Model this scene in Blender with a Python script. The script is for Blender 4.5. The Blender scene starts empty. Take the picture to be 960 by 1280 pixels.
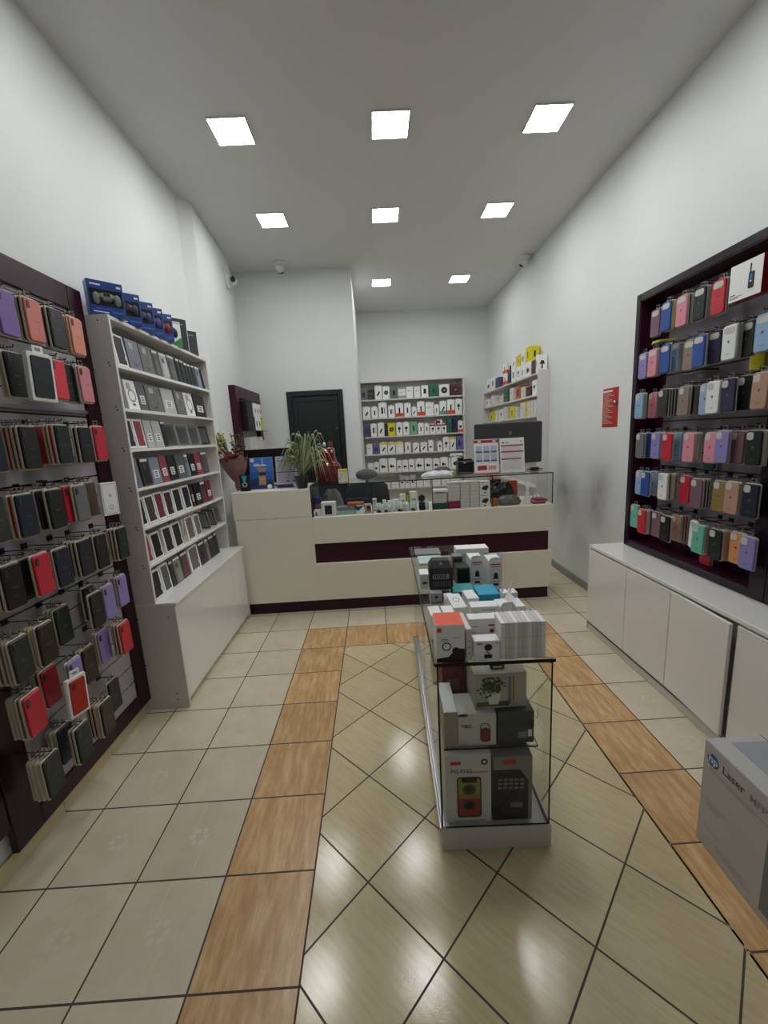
import bpy, math, random
from mathutils import Matrix, Vector
R = random.Random(11)
SC = bpy.context.scene
COL = SC.collection
PI = math.pi
ORD = ['', 'first', 'second', 'third', 'fourth', 'fifth', 'sixth', 'seventh', 'eighth', 'ninth', 'tenth',
       'eleventh', 'twelfth', 'thirteenth', 'fourteenth', 'fifteenth', 'sixteenth', 'seventeenth', 'eighteenth']
LEFT_ROWS=[
 [('lavender', 1.648, 2.109, -1.315, ''), ('salmon-pink', 1.773, 2.116, -1.315, 'k'), ('slate', 1.894, 2.114, -1.315, 'k'), ('peach', 2.011, 2.111, -1.315, 'p')],
 [('black', 1.634, 1.889, -1.315, 't'), ('bright-red', 1.847, 1.899, -1.315, ''), ('charcoal', 1.934, 1.899, -1.339, ''), ('dark-green', 2.012, 1.899, -1.363, ''), ('pale-pink', 2.012, 1.899, -1.315, '')],
 [('navy', 1.473, 1.619, -1.315, ''), ('black', 1.627, 1.619, -1.315, 'brrt'), ('crimson', 1.804, 1.629, -1.408, ''), ('dark-green', 1.804, 1.629, -1.315, 'rr'), ('charcoal', 1.941, 1.624, -1.315, 'k'), ('red', 2.041, 1.629, -1.315, '')],
 [('olive-grey', 1.425, 1.376, -1.315, ''), ('navy', 1.548, 1.368, -1.315, 'r'), ('dark-green', 1.696, 1.368, -1.356, 'k'), ('charcoal', 1.696, 1.368, -1.315, ''), ('red', 1.815, 1.371, -1.339, ''), ('grey', 1.843, 1.368, -1.315, ''), ('brown', 1.976, 1.368, -1.363, 'bg')],
 [('black', 1.43, 1.131, -1.315, 'k'), ('dark-green', 1.535, 1.122, -1.356, ''), ('red', 1.567, 1.131, -1.315, ''), ('navy', 1.672, 1.125, -1.315, ''), ('slate', 1.807, 1.126, -1.315, 'kbk'), ('black', 1.914, 1.124, -1.315, 'k'), ('dark-green', 2.077, 1.121, -1.315, 'bb')],
 [('grey-green', 1.401, 0.864, -1.315, 'bbb'), ('dark-brown', 1.515, 0.863, -1.315, 'gg'), ('dark-green', 1.682, 0.863, -1.373, 'gg'), ('black', 1.935, 0.863, -1.432, 'gkg'), ('charcoal', 1.812, 0.871, -1.315, ''), ('lilac', 1.935, 0.863, -1.339, ''), ('lilac', 2.083, 0.863, -1.363, 'g')],
 [('red', 1.402, 0.643, -1.315, 'bbg'), ('crimson', 1.578, 0.643, -1.391, 'kg'), ('lilac', 1.621, 0.651, -1.315, ''), ('dark-brown', 1.737, 0.643, -1.339, 'r'), ('lilac', 1.905, 0.643, -1.38, 'g'), ('red', 1.975, 0.651, -1.315, 'rr')],
 [('grey-green', 1.421, 0.362, -1.315, 'ggg'), ('slate', 1.59, 0.362, -1.391, 'gg'), ('dark-green', 1.59, 0.362, -1.315, 'k'), ('olive', 1.748, 0.364, -1.315, 'grk'), ('charcoal', 1.928, 0.362, -1.391, '')],
]
RIGHT_ROWS=[
 [('red', 2.204, 2.198, 1.8, 'g'), ('dark-green', 2.33, 2.203, 1.8, 'g'), ('pink', 2.458, 2.203, 1.8, 'kg'), ('royal-blue', 2.586, 2.208, 1.8, 'y'), ('mauve', 2.743, 2.208, 1.843, '')],
 [('sky-blue', 1.931, 1.962, 1.8, 'g'), ('olive-grey', 2.063, 1.962, 1.843, ''), ('white', 2.111, 1.958, 1.8, 'g'), ('indigo', 2.253, 1.962, 1.843, 'g'), ('royal-blue', 2.308, 1.955, 1.8, ''), ('taupe', 2.41, 1.952, 1.826, ''), ('sky-blue', 2.569, 1.962, 1.852, 'gk'), ('royal-blue', 2.569, 1.962, 1.8, ''), ('pink', 2.683, 1.957, 1.8, 't'), ('lilac', 2.842, 1.962, 1.843, '')],
 [('tan', 1.919, 1.705, 1.8, 'b'), ('black', 2.046, 1.705, 1.843, 'g'), ('indigo', 2.088, 1.701, 1.8, ''), ('white', 2.184, 1.7, 1.8, ''), ('pale-blue', 2.263, 1.695, 1.826, ''), ('black', 2.427, 1.7, 1.852, 'gg'), ('taupe', 2.39, 1.697, 1.8, ''), ('olive-grey', 2.561, 1.7, 1.8, 'nnnn'), ('pink', 2.79, 1.698, 1.892, ''), ('sky-blue', 2.79, 1.698, 1.8, 'g')],
 [('dark-green', 1.916, 1.441, 1.8, 'g'), ('mauve', 2.056, 1.438, 1.843, 'g'), ('lilac', 2.098, 1.443, 1.8, ''), ('pink', 2.199, 1.434, 1.826, ''), ('pink', 2.323, 1.434, 1.8, 'gg'), ('sky-blue', 2.498, 1.434, 1.859, ''), ('red', 2.498, 1.434, 1.8, ''), ('lilac', 2.601, 1.438, 1.8, 'g'), ('royal-blue', 2.756, 1.435, 1.843, ''), ('grey', 2.756, 1.435, 1.8, '')],
 [('navy', 1.905, 1.189, 1.8, ''), ('tan', 2.01, 1.188, 1.8, ''), ('gold', 2.117, 1.179, 1.826, ''), ('mauve', 2.238, 1.179, 1.8, 'kk'), ('red', 2.404, 1.179, 1.859, ''), ('white', 2.509, 1.185, 1.8, 'kgb'), ('pale-blue', 2.709, 1.179, 1.876, ''), ('royal-blue', 2.68, 1.183, 1.8, ''), ('sky-blue', 2.776, 1.179, 1.826, '')],
 [('lilac', 1.891, 0.931, 1.8, ''), ('orange-tan', 1.976, 0.93, 1.826, ''), ('dark-green', 2.079, 0.924, 1.8, 'oo'), ('mint', 2.2, 0.924, 1.8, 'g'), ('white', 2.277, 0.927, 1.843, ''), ('tan', 2.463, 0.924, 1.869, 'brg'), ('black', 2.463, 0.924, 1.8, ''), ('mauve', 2.581, 0.924, 1.826, ''), ('red', 2.69, 0.924, 1.8, 'gb'), ('mint', 2.875, 0.924, 1.859, '')],
]
SHELF_ROWS=[
 (2.045, [('clear', 'grey', 2.321, 2.359), ('frame', 'charcoal', 2.365, 2.469), ('ring', 'lilac', 2.487, 2.616), ('ring', 'grey', 2.623, 2.761), ('clear', 'grey', 2.768, 2.839), ('clear', 'white', 2.856, 2.957), ('clear', 'grey', 2.966, 3.067), ('clear', 'charcoal', 3.086, 3.141), ('clear', 'slate', 3.153, 3.206), ('clear', 'navy', 3.215, 3.266), ('clear', 'navy', 3.274, 3.325), ('clear', 'slate', 3.336, 3.394), ('clear', 'pale-blue', 3.406, 3.49), ('lean', 'charcoal', 3.503, 3.646)]),
 (1.817, [('ring', 'beige', 2.318, 2.393), ('ring', 'white', 2.404, 2.517), ('label', 'grey', 2.523, 2.612), ('ring', 'grey', 2.619, 2.794), ('label', 'white', 2.81, 2.976), ('ring', 'grey', 2.994, 3.131), ('ring', 'white', 3.141, 3.282), ('label', 'charcoal', 3.3, 3.498)]),
 (1.597, [('frame', 'charcoal', 2.33, 2.421), ('frame', 'red', 2.427, 2.526), ('label', 'white', 2.54, 2.627), ('label', 'white', 2.634, 2.736), ('clear', 'navy', 2.744, 2.793), ('lean', 'grey', 2.88, 2.964), ('lean', 'grey', 3.072, 3.156), ('lean', 'grey', 3.268, 3.339), ('lean', 'slate', 3.439, 3.518)]),
 (1.374, [('ring', 'lilac', 2.317, 2.411), ('clear', 'charcoal', 2.441, 2.524), ('label', 'pale-blue', 2.536, 2.649), ('label', 'red', 2.654, 2.748), ('label', 'navy', 2.756, 2.854), ('label', 'grey', 2.872, 2.998), ('clear', 'pale-blue', 3.006, 3.064), ('label', 'black', 3.073, 3.169), ('label', 'red', 3.178, 3.282), ('clear', 'mauve', 3.296, 3.407)]),
 (1.148, [('frame', 'charcoal', 2.315, 2.408), ('frame', 'brown', 2.417, 2.523), ('frame', 'crimson', 2.53, 2.63), ('frame', 'maroon', 2.641, 2.747), ('frame', 'dark-brown', 2.757, 2.876), ('frame', 'navy', 2.893, 3.015), ('label', 'maroon', 3.028, 3.072), ('label', 'black', 3.092, 3.205), ('clear', 'crimson', 3.216, 3.298), ('label', 'crimson', 3.311, 3.41)]),
 (0.923, [('frame', 'red', 2.308, 2.408), ('frame', 'black', 2.416, 2.526), ('side', 'white', 2.534, 2.548), ('frame', 'charcoal', 2.557, 2.674), ('frame', 'charcoal', 2.683, 2.804), ('side', 'white', 2.818, 2.836), ('side', 'white', 2.85, 2.867), ('frame', 'taupe', 2.882, 3.006), ('frame', 'taupe', 3.016, 3.118), ('lean', 'slate', 3.204, 3.302), ('lean', 'slate', 3.331, 3.429), ('lean', 'grey', 3.468, 3.561)]),
 (0.69, [('frame', 'dark-brown', 2.313, 2.464), ('frame', 'grey', 2.471, 2.572), ('clear', 'slate', 2.582, 2.628), ('clear', 'beige', 2.638, 2.733), ('clear', 'rose', 2.743, 2.842), ('frame', 'taupe', 2.857, 3.023), ('clear', 'charcoal', 3.037, 3.14), ('clear', 'tan', 3.154, 3.213), ('clear', 'slate', 3.227, 3.328), ('clear', 'slate', 3.343, 3.404)]),
]
CORNER_ROWS=[
 (2.2, [('black', 13, 7.119, 7.13), ('black', 13, 6.895, 7.097), ('white-black', 19, 6.607, 6.846), ('white-black', 19, 6.384, 6.593), ('indigo', 15, 6.164, 6.354), ('white-red', 15, 5.798, 6.096), ('navy', 17, 5.637, 5.763), ('white-black', 17, 5.449, 5.623), ('white-black', 16, 5.28, 5.418), ('white-black', 16, 5.138, 5.263), ('white-black', 16, 4.936, 5.121), ('brown', 15, 4.804, 4.92), ('white-black', 19, 4.739, 4.792)]),
 (1.965, [('maroon', 13, 7.13, 7.13), ('white', 11, 6.954, 7.13), ('white-black', 12, 6.706, 6.928), ('white', 15, 6.409, 6.658), ('white', 11, 5.977, 6.365), ('dark-green', 18, 5.758, 5.947), ('white', 16, 5.515, 5.726), ('orange', 16, 5.278, 5.445), ('white', 13, 5.12, 5.257), ('brown', 11, 4.928, 5.079), ('white-black', 16, 4.754, 4.887)]),
 (1.73, [('white', 14, 7.093, 7.13), ('yellow', 14, 6.755, 7.051), ('yellow', 14, 6.456, 6.736), ('white', 15, 6.179, 6.412), ('white-black', 15, 5.97, 6.15), ('white', 17, 5.799, 5.947), ('yellow', 16, 5.499, 5.77), ('white', 14, 5.378, 5.473), ('white', 18, 5.113, 5.36), ('yellow', 17, 5.047, 5.102), ('white', 18, 4.938, 5.025), ('white', 18, 4.843, 4.927), ('white', 18, 4.749, 4.833)]),
 (1.49, [('red', 13, 6.2, 6.504), ('rose', 13, 5.886, 6.159), ('dark-green', 16, 5.344, 5.519), ('black', 15, 5.081, 5.314), ('white', 16, 4.743, 4.945)]),
]

# ------------------------------------------------------------------ materials
def lin(c):
    c = c.lstrip('#')
    o = []
    for i in (0, 2, 4):
        x = int(c[i:i+2], 16) / 255.0
        o.append(x / 12.92 if x <= .04045 else ((x + .055) / 1.055) ** 2.4)
    return (*o, 1.0)
MATS = {}
def mat(name, col='#ffffff', rough=.5, metal=0., spec=.5, emit=0., coat=0., noise=0., nscale=40., bump=0.):
    if name in MATS: return MATS[name]
    m = bpy.data.materials.new(name); m.use_nodes = True
    nt = m.node_tree; b = nt.nodes['Principled BSDF']
    c = lin(col) if isinstance(col, str) else col
    b.inputs['Base Color'].default_value = c
    b.inputs['Roughness'].default_value = rough
    b.inputs['Metallic'].default_value = metal
    b.inputs['Specular IOR Level'].default_value = spec
    b.inputs['Coat Weight'].default_value = coat
    if emit:
        b.inputs['Emission Color'].default_value = c
        b.inputs['Emission Strength'].default_value = emit
    if noise or bump:
        tc = nt.nodes.new('ShaderNodeTexCoord'); nz = nt.nodes.new('ShaderNodeTexNoise')
        nz.inputs['Scale'].default_value = nscale; nz.inputs['Detail'].default_value = 4
        nt.links.new(tc.outputs['Object'], nz.inputs['Vector'])
        if noise:
            mx = nt.nodes.new('ShaderNodeMix'); mx.data_type = 'RGBA'
            mx.inputs[6].default_value = tuple(x * (1 - noise) for x in c[:3]) + (1,)
            mx.inputs[7].default_value = tuple(min(1, x * (1 + noise)) for x in c[:3]) + (1,)
            nt.links.new(nz.outputs['Fac'], mx.inputs[0]); nt.links.new(mx.outputs[2], b.inputs['Base Color'])
        if bump:
            bp = nt.nodes.new('ShaderNodeBump'); bp.inputs['Strength'].default_value = bump
            bp.inputs['Distance'].default_value = .01
            nt.links.new(nz.outputs['Fac'], bp.inputs['Height']); nt.links.new(bp.outputs['Normal'], b.inputs['Normal'])
    MATS[name] = m
    return m
def glass_mat(name, tint, refl=.5, rough=.0):
    m = bpy.data.materials.new(name); m.use_nodes = True; nt = m.node_tree; nt.nodes.clear()
    out = nt.nodes.new('ShaderNodeOutputMaterial'); mx = nt.nodes.new('ShaderNodeMixShader')
    tr = nt.nodes.new('ShaderNodeBsdfTransparent'); tr.inputs[0].default_value = (*tint, 1)
    gl = nt.nodes.new('ShaderNodeBsdfGlossy'); gl.inputs['Roughness'].default_value = rough
    fr = nt.nodes.new('ShaderNodeFresnel'); fr.inputs['IOR'].default_value = 1.45
    mu = nt.nodes.new('ShaderNodeMath'); mu.operation = 'MULTIPLY'; mu.inputs[1].default_value = refl
    ge = nt.nodes.new('ShaderNodeNewGeometry'); sb = nt.nodes.new('ShaderNodeMath'); sb.operation = 'SUBTRACT'; sb.inputs[0].default_value = 1.; sb.use_clamp = True
    nt.links.new(ge.outputs['Backfacing'], sb.inputs[1]); m3 = nt.nodes.new('ShaderNodeMath'); m3.operation = 'MULTIPLY'
    nt.links.new(fr.outputs[0], m3.inputs[0]); nt.links.new(sb.outputs[0], m3.inputs[1])
    nt.links.new(m3.outputs[0], mu.inputs[0]); nt.links.new(mu.outputs[0], mx.inputs[0])
    nt.links.new(tr.outputs[0], mx.inputs[1]); nt.links.new(gl.outputs[0], mx.inputs[2]); nt.links.new(mx.outputs[0], out.inputs[0])
    return m

HEX = {'lavender':'#7c5aa2','salmon-pink':'#d0796e','slate':'#18202a','peach':'#d98a74','black':'#0a0b0c','bright-red':'#dc2f47',
 'charcoal':'#16191a','dark-green':'#0e211d','pale-pink':'#cf838a','navy':'#101a2e','crimson':'#9c1426','red':'#c4263a',
 'olive-grey':'#33342f','grey':'#6f7070','brown':'#5c4a3c','grey-green':'#232b26','dark-brown':'#211b15','lilac':'#8d83bd',
 'olive':'#2c2a20','mauve':'#7a5a69','royal-blue':'#27509b','pink':'#d98d9a','sky-blue':'#8fb0d2','taupe':'#8f7d72','indigo':'#2c2647',
 'white':'#e4e6e2','tan':'#b58f7d','pale-blue':'#9aaed0','gold':'#8c7740','mint':'#67b7a0','orange-tan':'#d9925c',
 'beige':'#b9b09a','maroon':'#54171d','rose':'#8e3a4b','yellow':'#e6d91c','orange':'#e5532a','clear':'#a9adab','teal':'#1f8f8c',
 'aqua-blue':'#1e9fc0','magenta':'#8f1545','green':'#0c5a3c'}
STK = {'k':'black','b':'brown','r':'crimson','g':'beige','t':'tan','p':'peach','n':'navy','y':'yellow','o':'orange-tan'}
def cm(c, rough=.5): return mat('soft_' + c, HEX[c], rough)
WHITE = mat('white_gloss_laminate', '#ecebe5', .13, coat=.5)
WHITE2 = mat('white_laminate', '#d6d2cd', .45)
CREAM = mat('counter_cream_laminate', '#e9e5d5', .32)
BURG = mat('burgundy_gloss_board', '#2c0b19', .3, spec=.3)
BURG2 = mat('burgundy_board', '#3a0e25', .4, spec=.3)
PLUM = mat('plum_black_gloss', '#1f1820', .25, spec=.4)
SLAT = mat('grey_slat_board', '#a09c9f', .5)
SLATR = mat('grey_violet_slat_board', '#7c767e', .5)
DARK = mat('dark_gap', '#0b0a0b', .7)
CHROME = mat('chrome', '#c9c9cc', .18, metal=1.)
STEELD = mat('dark_steel', '#3c3c3e', .35, metal=1.)
ALU = mat('aluminium', '#d2d4d6', .3, metal=1.)
BLACK = mat('black_plastic', '#0c0d0e', .4)
BLACKG = mat('black_gloss', '#08090a', .15, coat=.5)
PAPER = mat('paper_white', '#e8e9e6', .6)
CARTON = mat('carton_white', '#f0f1ef', .42)
CARTON2 = mat('carton_offwhite', '#d6d3cd', .5)
TRAY = mat('cream_clear_tray', '#c2bba4', .3)
TRAYR = mat('frosted_clear_tray', '#aaa89f', .3)
RED = mat('print_red', '#c3281f', .5)
GLASS = glass_mat('clear_green_glass', (.968, .978, .972), .9)
GEDGE = mat('glass_edge_green', '#081411', .3, spec=.3)
DGREY = mat('dark_grey_plastic', '#46484b', .45)
MGREY = mat('mid_grey', '#7b7d7f', .5)

# ------------------------------------------------------------------ mesh builder
class MB:
    def __init__(s):
        s.v = []; s.f = []; s.mi = []; s.mats = []; s.T = Matrix.Identity(4); s.sm = []
    def slot(s, m):
        if m not in s.mats: s.mats.append(m)
        return s.mats.index(m)
    def add(s, vs, fs, m, smooth=False):
        b = len(s.v); k = s.slot(m)
        for p in vs: s.v.append(tuple(s.T @ Vector(p)))
        for f in fs: s.f.append(tuple(b + i for i in f)); s.mi.append(k); s.sm.append(smooth)
        return s
    def quad(s, a, b, c, d, m): return s.add([a, b, c, d], [(0, 1, 2, 3)], m)
    def poly(s, pts, m): return s.add(pts, [tuple(range(len(pts)))], m)
    def box(s, x0, x1, y0, y1, z0, z1, m, c=0.):
        if c <= 0:
            vs = [(x0,y0,z0),(x1,y0,z0),(x1,y1,z0),(x0,y1,z0),(x0,y0,z1),(x1,y0,z1),(x1,y1,z1),(x0,y1,z1)]
            return s.add(vs, [(0,3,2,1),(4,5,6,7),(0,1,5,4),(1,2,6,5),(2,3,7,6),(3,0,4,7)], m)
        X = (x0, x1); Y = (y0, y1); Z = (z0, z1); vs = []; idx = {}
        for i in (0, 1):
            for j in (0, 1):
                for k in (0, 1):
                    sx, sy, sz = (1 - 2*i) * c, (1 - 2*j) * c, (1 - 2*k) * c
                    for ax in range(3):
                        p = [X[i], Y[j], Z[k]]
                        if ax != 0: p[0] += sx
                        if ax != 1: p[1] += sy
                        if ax != 2: p[2] += sz
                        idx[(i, j, k, ax)] = len(vs); vs.append(tuple(p))
        fs = []
        for i in (0, 1):
            q = [idx[(i, a, b, 0)] for a, b in ((0,0),(1,0),(1,1),(0,1))]; fs.append(q if i else q[::-1])
            q = [idx[(a, i, b, 1)] for a, b in ((0,0),(0,1),(1,1),(1,0))]; fs.append(q if i else q[::-1])
            q = [idx[(a, b, i, 2)] for a, b in ((0,0),(1,0),(1,1),(0,1))]; fs.append(q if i else q[::-1])
        for i in (0, 1):
            for j in (0, 1):
                fs.append([idx[(i,j,0,0)], idx[(i,j,0,1)], idx[(i,j,1,1)], idx[(i,j,1,0)]])
                fs.append([idx[(i,0,j,0)], idx[(i,0,j,2)], idx[(i,1,j,2)], idx[(i,1,j,0)]])
                fs.append([idx[(0,i,j,1)], idx[(0,i,j,2)], idx[(1,i,j,2)], idx[(1,i,j,1)]])
                for k in (0, 1): fs.append([idx[(i,j,k,0)], idx[(i,j,k,1)], idx[(i,j,k,2)]])
        return s.add(vs, fs, m)
    def rings(s, rings, m, cap=True, smooth=False, closed=True):
        n = len(rings[0]); vs = [p for r in rings for p in r]; fs = []
        for i in range(len(rings) - 1):
            for j in range(n if closed else n - 1):
                k = (j + 1) % n
                fs.append((i*n + j, i*n + k, (i+1)*n + k, (i+1)*n + j))
        s.add(vs, fs, m, smooth)
        if cap:
            s.add(list(rings[0]), [tuple(range(n))[::-1]], m); s.add(list(rings[-1]), [tuple(range(n))], m)
        return s
    def slab(s, x0, x1, z0, z1, y0, y1, r, m, ch=.0015, seg=4):
        """rounded rectangle in x,z; y0 is the front (towards -y), y1 the back"""
        def ring(ins, y):
            o = []; rr = max(r - ins, .0004)
            for cx, cz, a0 in ((x1-ins-rr, z1-ins-rr, 0), (x0+ins+rr, z1-ins-rr, PI/2), (x0+ins+rr, z0+ins+rr, PI), (x1-ins-rr, z0+ins+rr, 1.5*PI)):
                for k in range(seg + 1):
                    a = a0 + PI/2*k/seg
                    o.append((cx + rr*math.cos(a), y, cz + rr*math.sin(a)))
            return o
        return s.rings([ring(0, y1), ring(0, y0 + ch), ring(ch, y0)], m)
    def frame(s, x0, x1, z0, z1, w, y0, y1, m):
        s.box(x0, x0+w, y0, y1, z0, z1, m); s.box(x1-w, x1, y0, y1, z0, z1, m)
        s.box(x0+w, x1-w, y0, y1, z0, z0+w, m); return s.box(x0+w, x1-w, y0, y1, z1-w, z1, m)
    def disc(s, cx, cz, r, y, m, seg=16, rz=None):
        rz = rz or r
        return s.poly([(cx + r*math.cos(2*PI*k/seg), y, cz + rz*math.sin(2*PI*k/seg)) for k in range(seg)][::1], m)
    def annulus(s, cx, cz, r0, r1, y, m, seg=20):
        vs = []; fs = []
        for k in range(seg):
            a = 2*PI*k/seg
            vs += [(cx + r0*math.cos(a), y, cz + r0*math.sin(a)), (cx + r1*math.cos(a), y, cz + r1*math.sin(a))]
        for k in range(seg):
            n = (k + 1) % seg; fs.append((2*k, 2*k+1, 2*n+1, 2*n))
        return s.add(vs, fs, m)
    def rect(s, x0, x1, z0, z1, y, m): return s.quad((x0,y,z0),(x1,y,z0),(x1,y,z1),(x0,y,z1), m)
    def tube(s, pts, r, m, seg=6):
        P = [Vector(p) for p in pts]; rings = []
        for i, p in enumerate(P):
            d = (P[min(i+1, len(P)-1)] - P[max(i-1, 0)]).normalized()
            u = d.cross(Vector((0, 0, 1)));
            if u.length < .1: u = d.cross(Vector((0, 1, 0)))
            u.normalize(); w = u.cross(d); rr = r[i] if isinstance(r, (list, tuple)) else r
            rings.append([tuple(p + rr*(math.cos(2*PI*k/seg)*u + math.sin(2*PI*k/seg)*w)) for k in range(seg)])
        return s.rings(rings, m, True, True)
    def lathe(s, prof, m, seg=20, cx=0, cy=0, smooth=True):
        return s.rings([[(cx + max(r, .0003)*math.cos(2*PI*k/seg), cy + max(r, .0003)*math.sin(2*PI*k/seg), z) for k in range(seg)] for r, z in prof], m, True, smooth)
    def ell(s, c, r, m, seg=12, rg=8):
        return s.rings([[(c[0] + r[0]*math.sin(PI*max(i,.02)/rg)*math.cos(2*PI*k/seg), c[1] + r[1]*math.sin(PI*max(i,.02)/rg)*math.sin(2*PI*k/seg), c[2] - r[2]*math.cos(PI*max(i,.02)/rg)) for k in range(seg)] for i in [0,1,2,3,4,5,6,7,7.98][:rg+1]], m, True, True)
    def text(s, txt, size, x, z, y, m, align='LEFT'):
        cu = bpy.data.curves.new('lettering', 'FONT'); cu.body = txt; cu.size = size; cu.align_x = align; cu.resolution_u = 2; cu.offset = size*.018
        o = bpy.data.objects.new('lettering', cu); COL.objects.link(o)
        dg = bpy.context.evaluated_depsgraph_get(); me = bpy.data.meshes.new_from_object(o.evaluated_get(dg))
        s.add([(v.co.x + x, y, v.co.y + z) for v in me.vertices], [tuple(p.vertices) for p in me.polygons], m)
        bpy.data.objects.remove(o); bpy.data.curves.remove(cu); bpy.data.meshes.remove(me)
        return s
    def mesh(s, name):
        me = bpy.data.meshes.new(name); me.from_pydata(s.v, [], s.f); me.update()
        for m in s.mats: me.materials.append(m)
        me.polygons.foreach_set('material_index', s.mi); me.polygons.foreach_set('use_smooth', s.sm)
        return me
    def build(s, name, parent=None, loc=(0,0,0), rot=(0,0,0)):
        return mk(name, s.mesh(name), parent, loc, rot)
def mk(name, me, parent=None, loc=(0,0,0), rot=(0,0,0)):
    o = bpy.data.objects.new(name, me); COL.objects.link(o)
    if parent: o.parent = parent
    o.location = loc; o.rotation_euler = rot
    return o
def tag(o, label, cat, group=None, kind=None):
    o['label'] = label; o['category'] = cat
    if group: o['group'] = group
    if kind: o['kind'] = kind
    return o
def thing(name, label, cat, loc=(0,0,0), rz=0., group=None, rot=None):
    o = bpy.data.objects.new(name, None); COL.objects.link(o); o.empty_display_size = .05
    o.location = loc; o.rotation_euler = rot or (0, 0, rz)
    return tag(o, label, cat, group)
def struct(name, mb, label=None):
    o = mb.build(name); o['kind'] = 'structure'
    if label: o['label'] = label
    return o
def dup(root, loc, rot, label, group=None):
    r = root.copy(); COL.objects.link(r); r.location = loc; r.rotation_euler = rot; r['label'] = label
    if group: r['group'] = group
    for ch in root.children:
        c = ch.copy(); COL.objects.link(c); c.parent = r
        for g in ch.children:
            d = g.copy(); COL.objects.link(d); d.parent = c
    return r

# ------------------------------------------------------------------ room shell
XL, XR, YB, YN, H = -1.495, 2.01, 7.2, -1.3, 3.6
YBLK = 5.35
def wall_mat(name, stain=False):
    m = bpy.data.materials.new(name); m.use_nodes = True; nt = m.node_tree; b = nt.nodes['Principled BSDF']
    b.inputs['Roughness'].default_value = .6; b.inputs['Specular IOR Level'].default_value = .35
    tc = nt.nodes.new('ShaderNodeTexCoord'); nz = nt.nodes.new('ShaderNodeTexNoise'); nz.inputs['Scale'].default_value = 1.6; nz.inputs['Detail'].default_value = 5
    nt.links.new(tc.outputs['Object'], nz.inputs['Vector'])
    mx = nt.nodes.new('ShaderNodeMix'); mx.data_type = 'RGBA'; mx.inputs[6].default_value = lin('#d8dbd8'); mx.inputs[7].default_value = lin('#e3e5e3')
    nt.links.new(nz.outputs['Fac'], mx.inputs[0]); last = mx.outputs[2]
    if stain:  # grimy rubbed patch on the plaster between the counter and the cabinet
        sep = nt.nodes.new('ShaderNodeSeparateXYZ'); nt.links.new(tc.outputs['Object'], sep.inputs[0])
        def mth(op, a, bb):
            n = nt.nodes.new('ShaderNodeMath'); n.operation = op
            for i, q in enumerate((a, bb)):
                if isinstance(q, (int, float)): n.inputs[i].default_value = q
                elif q is not None: nt.links.new(q, n.inputs[i])
            return n.outputs[0]
        def blob(cy, cz, ry, rz):
            a = mth('POWER', mth('ABSOLUTE', mth('DIVIDE', mth('SUBTRACT', sep.outputs['Y'], cy), ry), None), 2.)
            c = mth('POWER', mth('ABSOLUTE', mth('DIVIDE', mth('SUBTRACT', sep.outputs['Z'], cz), rz), None), 2.)
            return mth('EXPONENT', mth('MULTIPLY', mth('ADD', a, c), -1.), None)
        st = mth('ADD', mth('ADD', mth('MULTIPLY', blob(4.35, .95, .2, .3), .6), mth('MULTIPLY', blob(3.6, 1.0, .2, .32), .5)), mth('MULTIPLY', blob(3.95, .8, .62, .42), .62))
        n2 = nt.nodes.new('ShaderNodeTexNoise'); n2.inputs['Scale'].default_value = 4.; n2.inputs['Detail'].default_value = 6
        nt.links.new(tc.outputs['Object'], n2.inputs['Vector'])
        st = mth('MULTIPLY', mth('MULTIPLY', st, mth('ADD', n2.outputs['Fac'], .25)), .98)
        m2 = nt.nodes.new('ShaderNodeMix'); m2.data_type = 'RGBA'; m2.inputs[7].default_value = lin('#817e78')
        nt.links.new(st, m2.inputs[0]); nt.links.new(last, m2.inputs[6]); last = m2.outputs[2]
    nt.links.new(last, b.inputs['Base Color'])
    n3 = nt.nodes.new('ShaderNodeTexNoise'); n3.inputs['Scale'].default_value = 18.; n3.inputs['Detail'].default_value = 3
    nt.links.new(tc.outputs['Object'], n3.inputs['Vector'])
    bp = nt.nodes.new('ShaderNodeBump'); bp.inputs['Strength'].default_value = .12; bp.inputs['Distance'].default_value = .01
    nt.links.new(n3.outputs['Fac'], bp.inputs['Height']); nt.links.new(bp.outputs['Normal'], b.inputs['Normal'])
    return m
WALL = wall_mat('white_painted_plaster'); WALLS = wall_mat('white_painted_plaster_scuffed', True)
CEIL = mat('ceiling_paint', '#d6d6d4', .7, bump=.15, nscale=25.)

def wallbox(name, *a, m=WALL, label=None):
    mb = MB(); mb.box(*a, m); return struct(name, mb, label)
wallbox('wall_right', XR, XR + .15, YN, YB + .15, 0, H, m=WALLS)
mb = MB()   # left wall with the projecting pier and its slight return
pts = [(XL-.2, YN), (XL, YN), (XL, 3.76), (-1.415, 3.87), (-1.505, 5.06), (-1.57, 5.07), (-1.57, YBLK+.1), (XL-.2, YBLK+.1)]
mb.rings([[(x, y, 0) for x, y in pts], [(x, y, H) for x, y in pts]], WALL); struct('wall_left', mb)
wallbox('wall_back', -1.8, XR, YB, YB + .15, 0, H)
mb = MB()   # block with the doorway on the far left
mb.box(-1.57, -1.03, YBLK, YBLK+.12, 0, H, WALL); mb.box(-.375, -.16, YBLK, YBLK+.12, 0, H, WALL); mb.box(-1.03, -.375, YBLK, YBLK+.12, 2.19, H, WALL)
mb.box(-.28, -.16, YBLK+.12, YB, 0, H, WALL); mb.box(-1.03, -.375, YBLK+.11, YBLK+.12, 0, 2.19, WALL)
struct('wall_inner', mb)
mb = MB(); mb.box(XL-.2, XR+.15, YN-.15, YN, 2.7, H, WALL); mb.box(XL-.2, XL+.25, YN-.15, YN, 0, 2.7, WALL); mb.box(XR-.25, XR+.15, YN-.15, YN, 0, 2.7, WALL)
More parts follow.
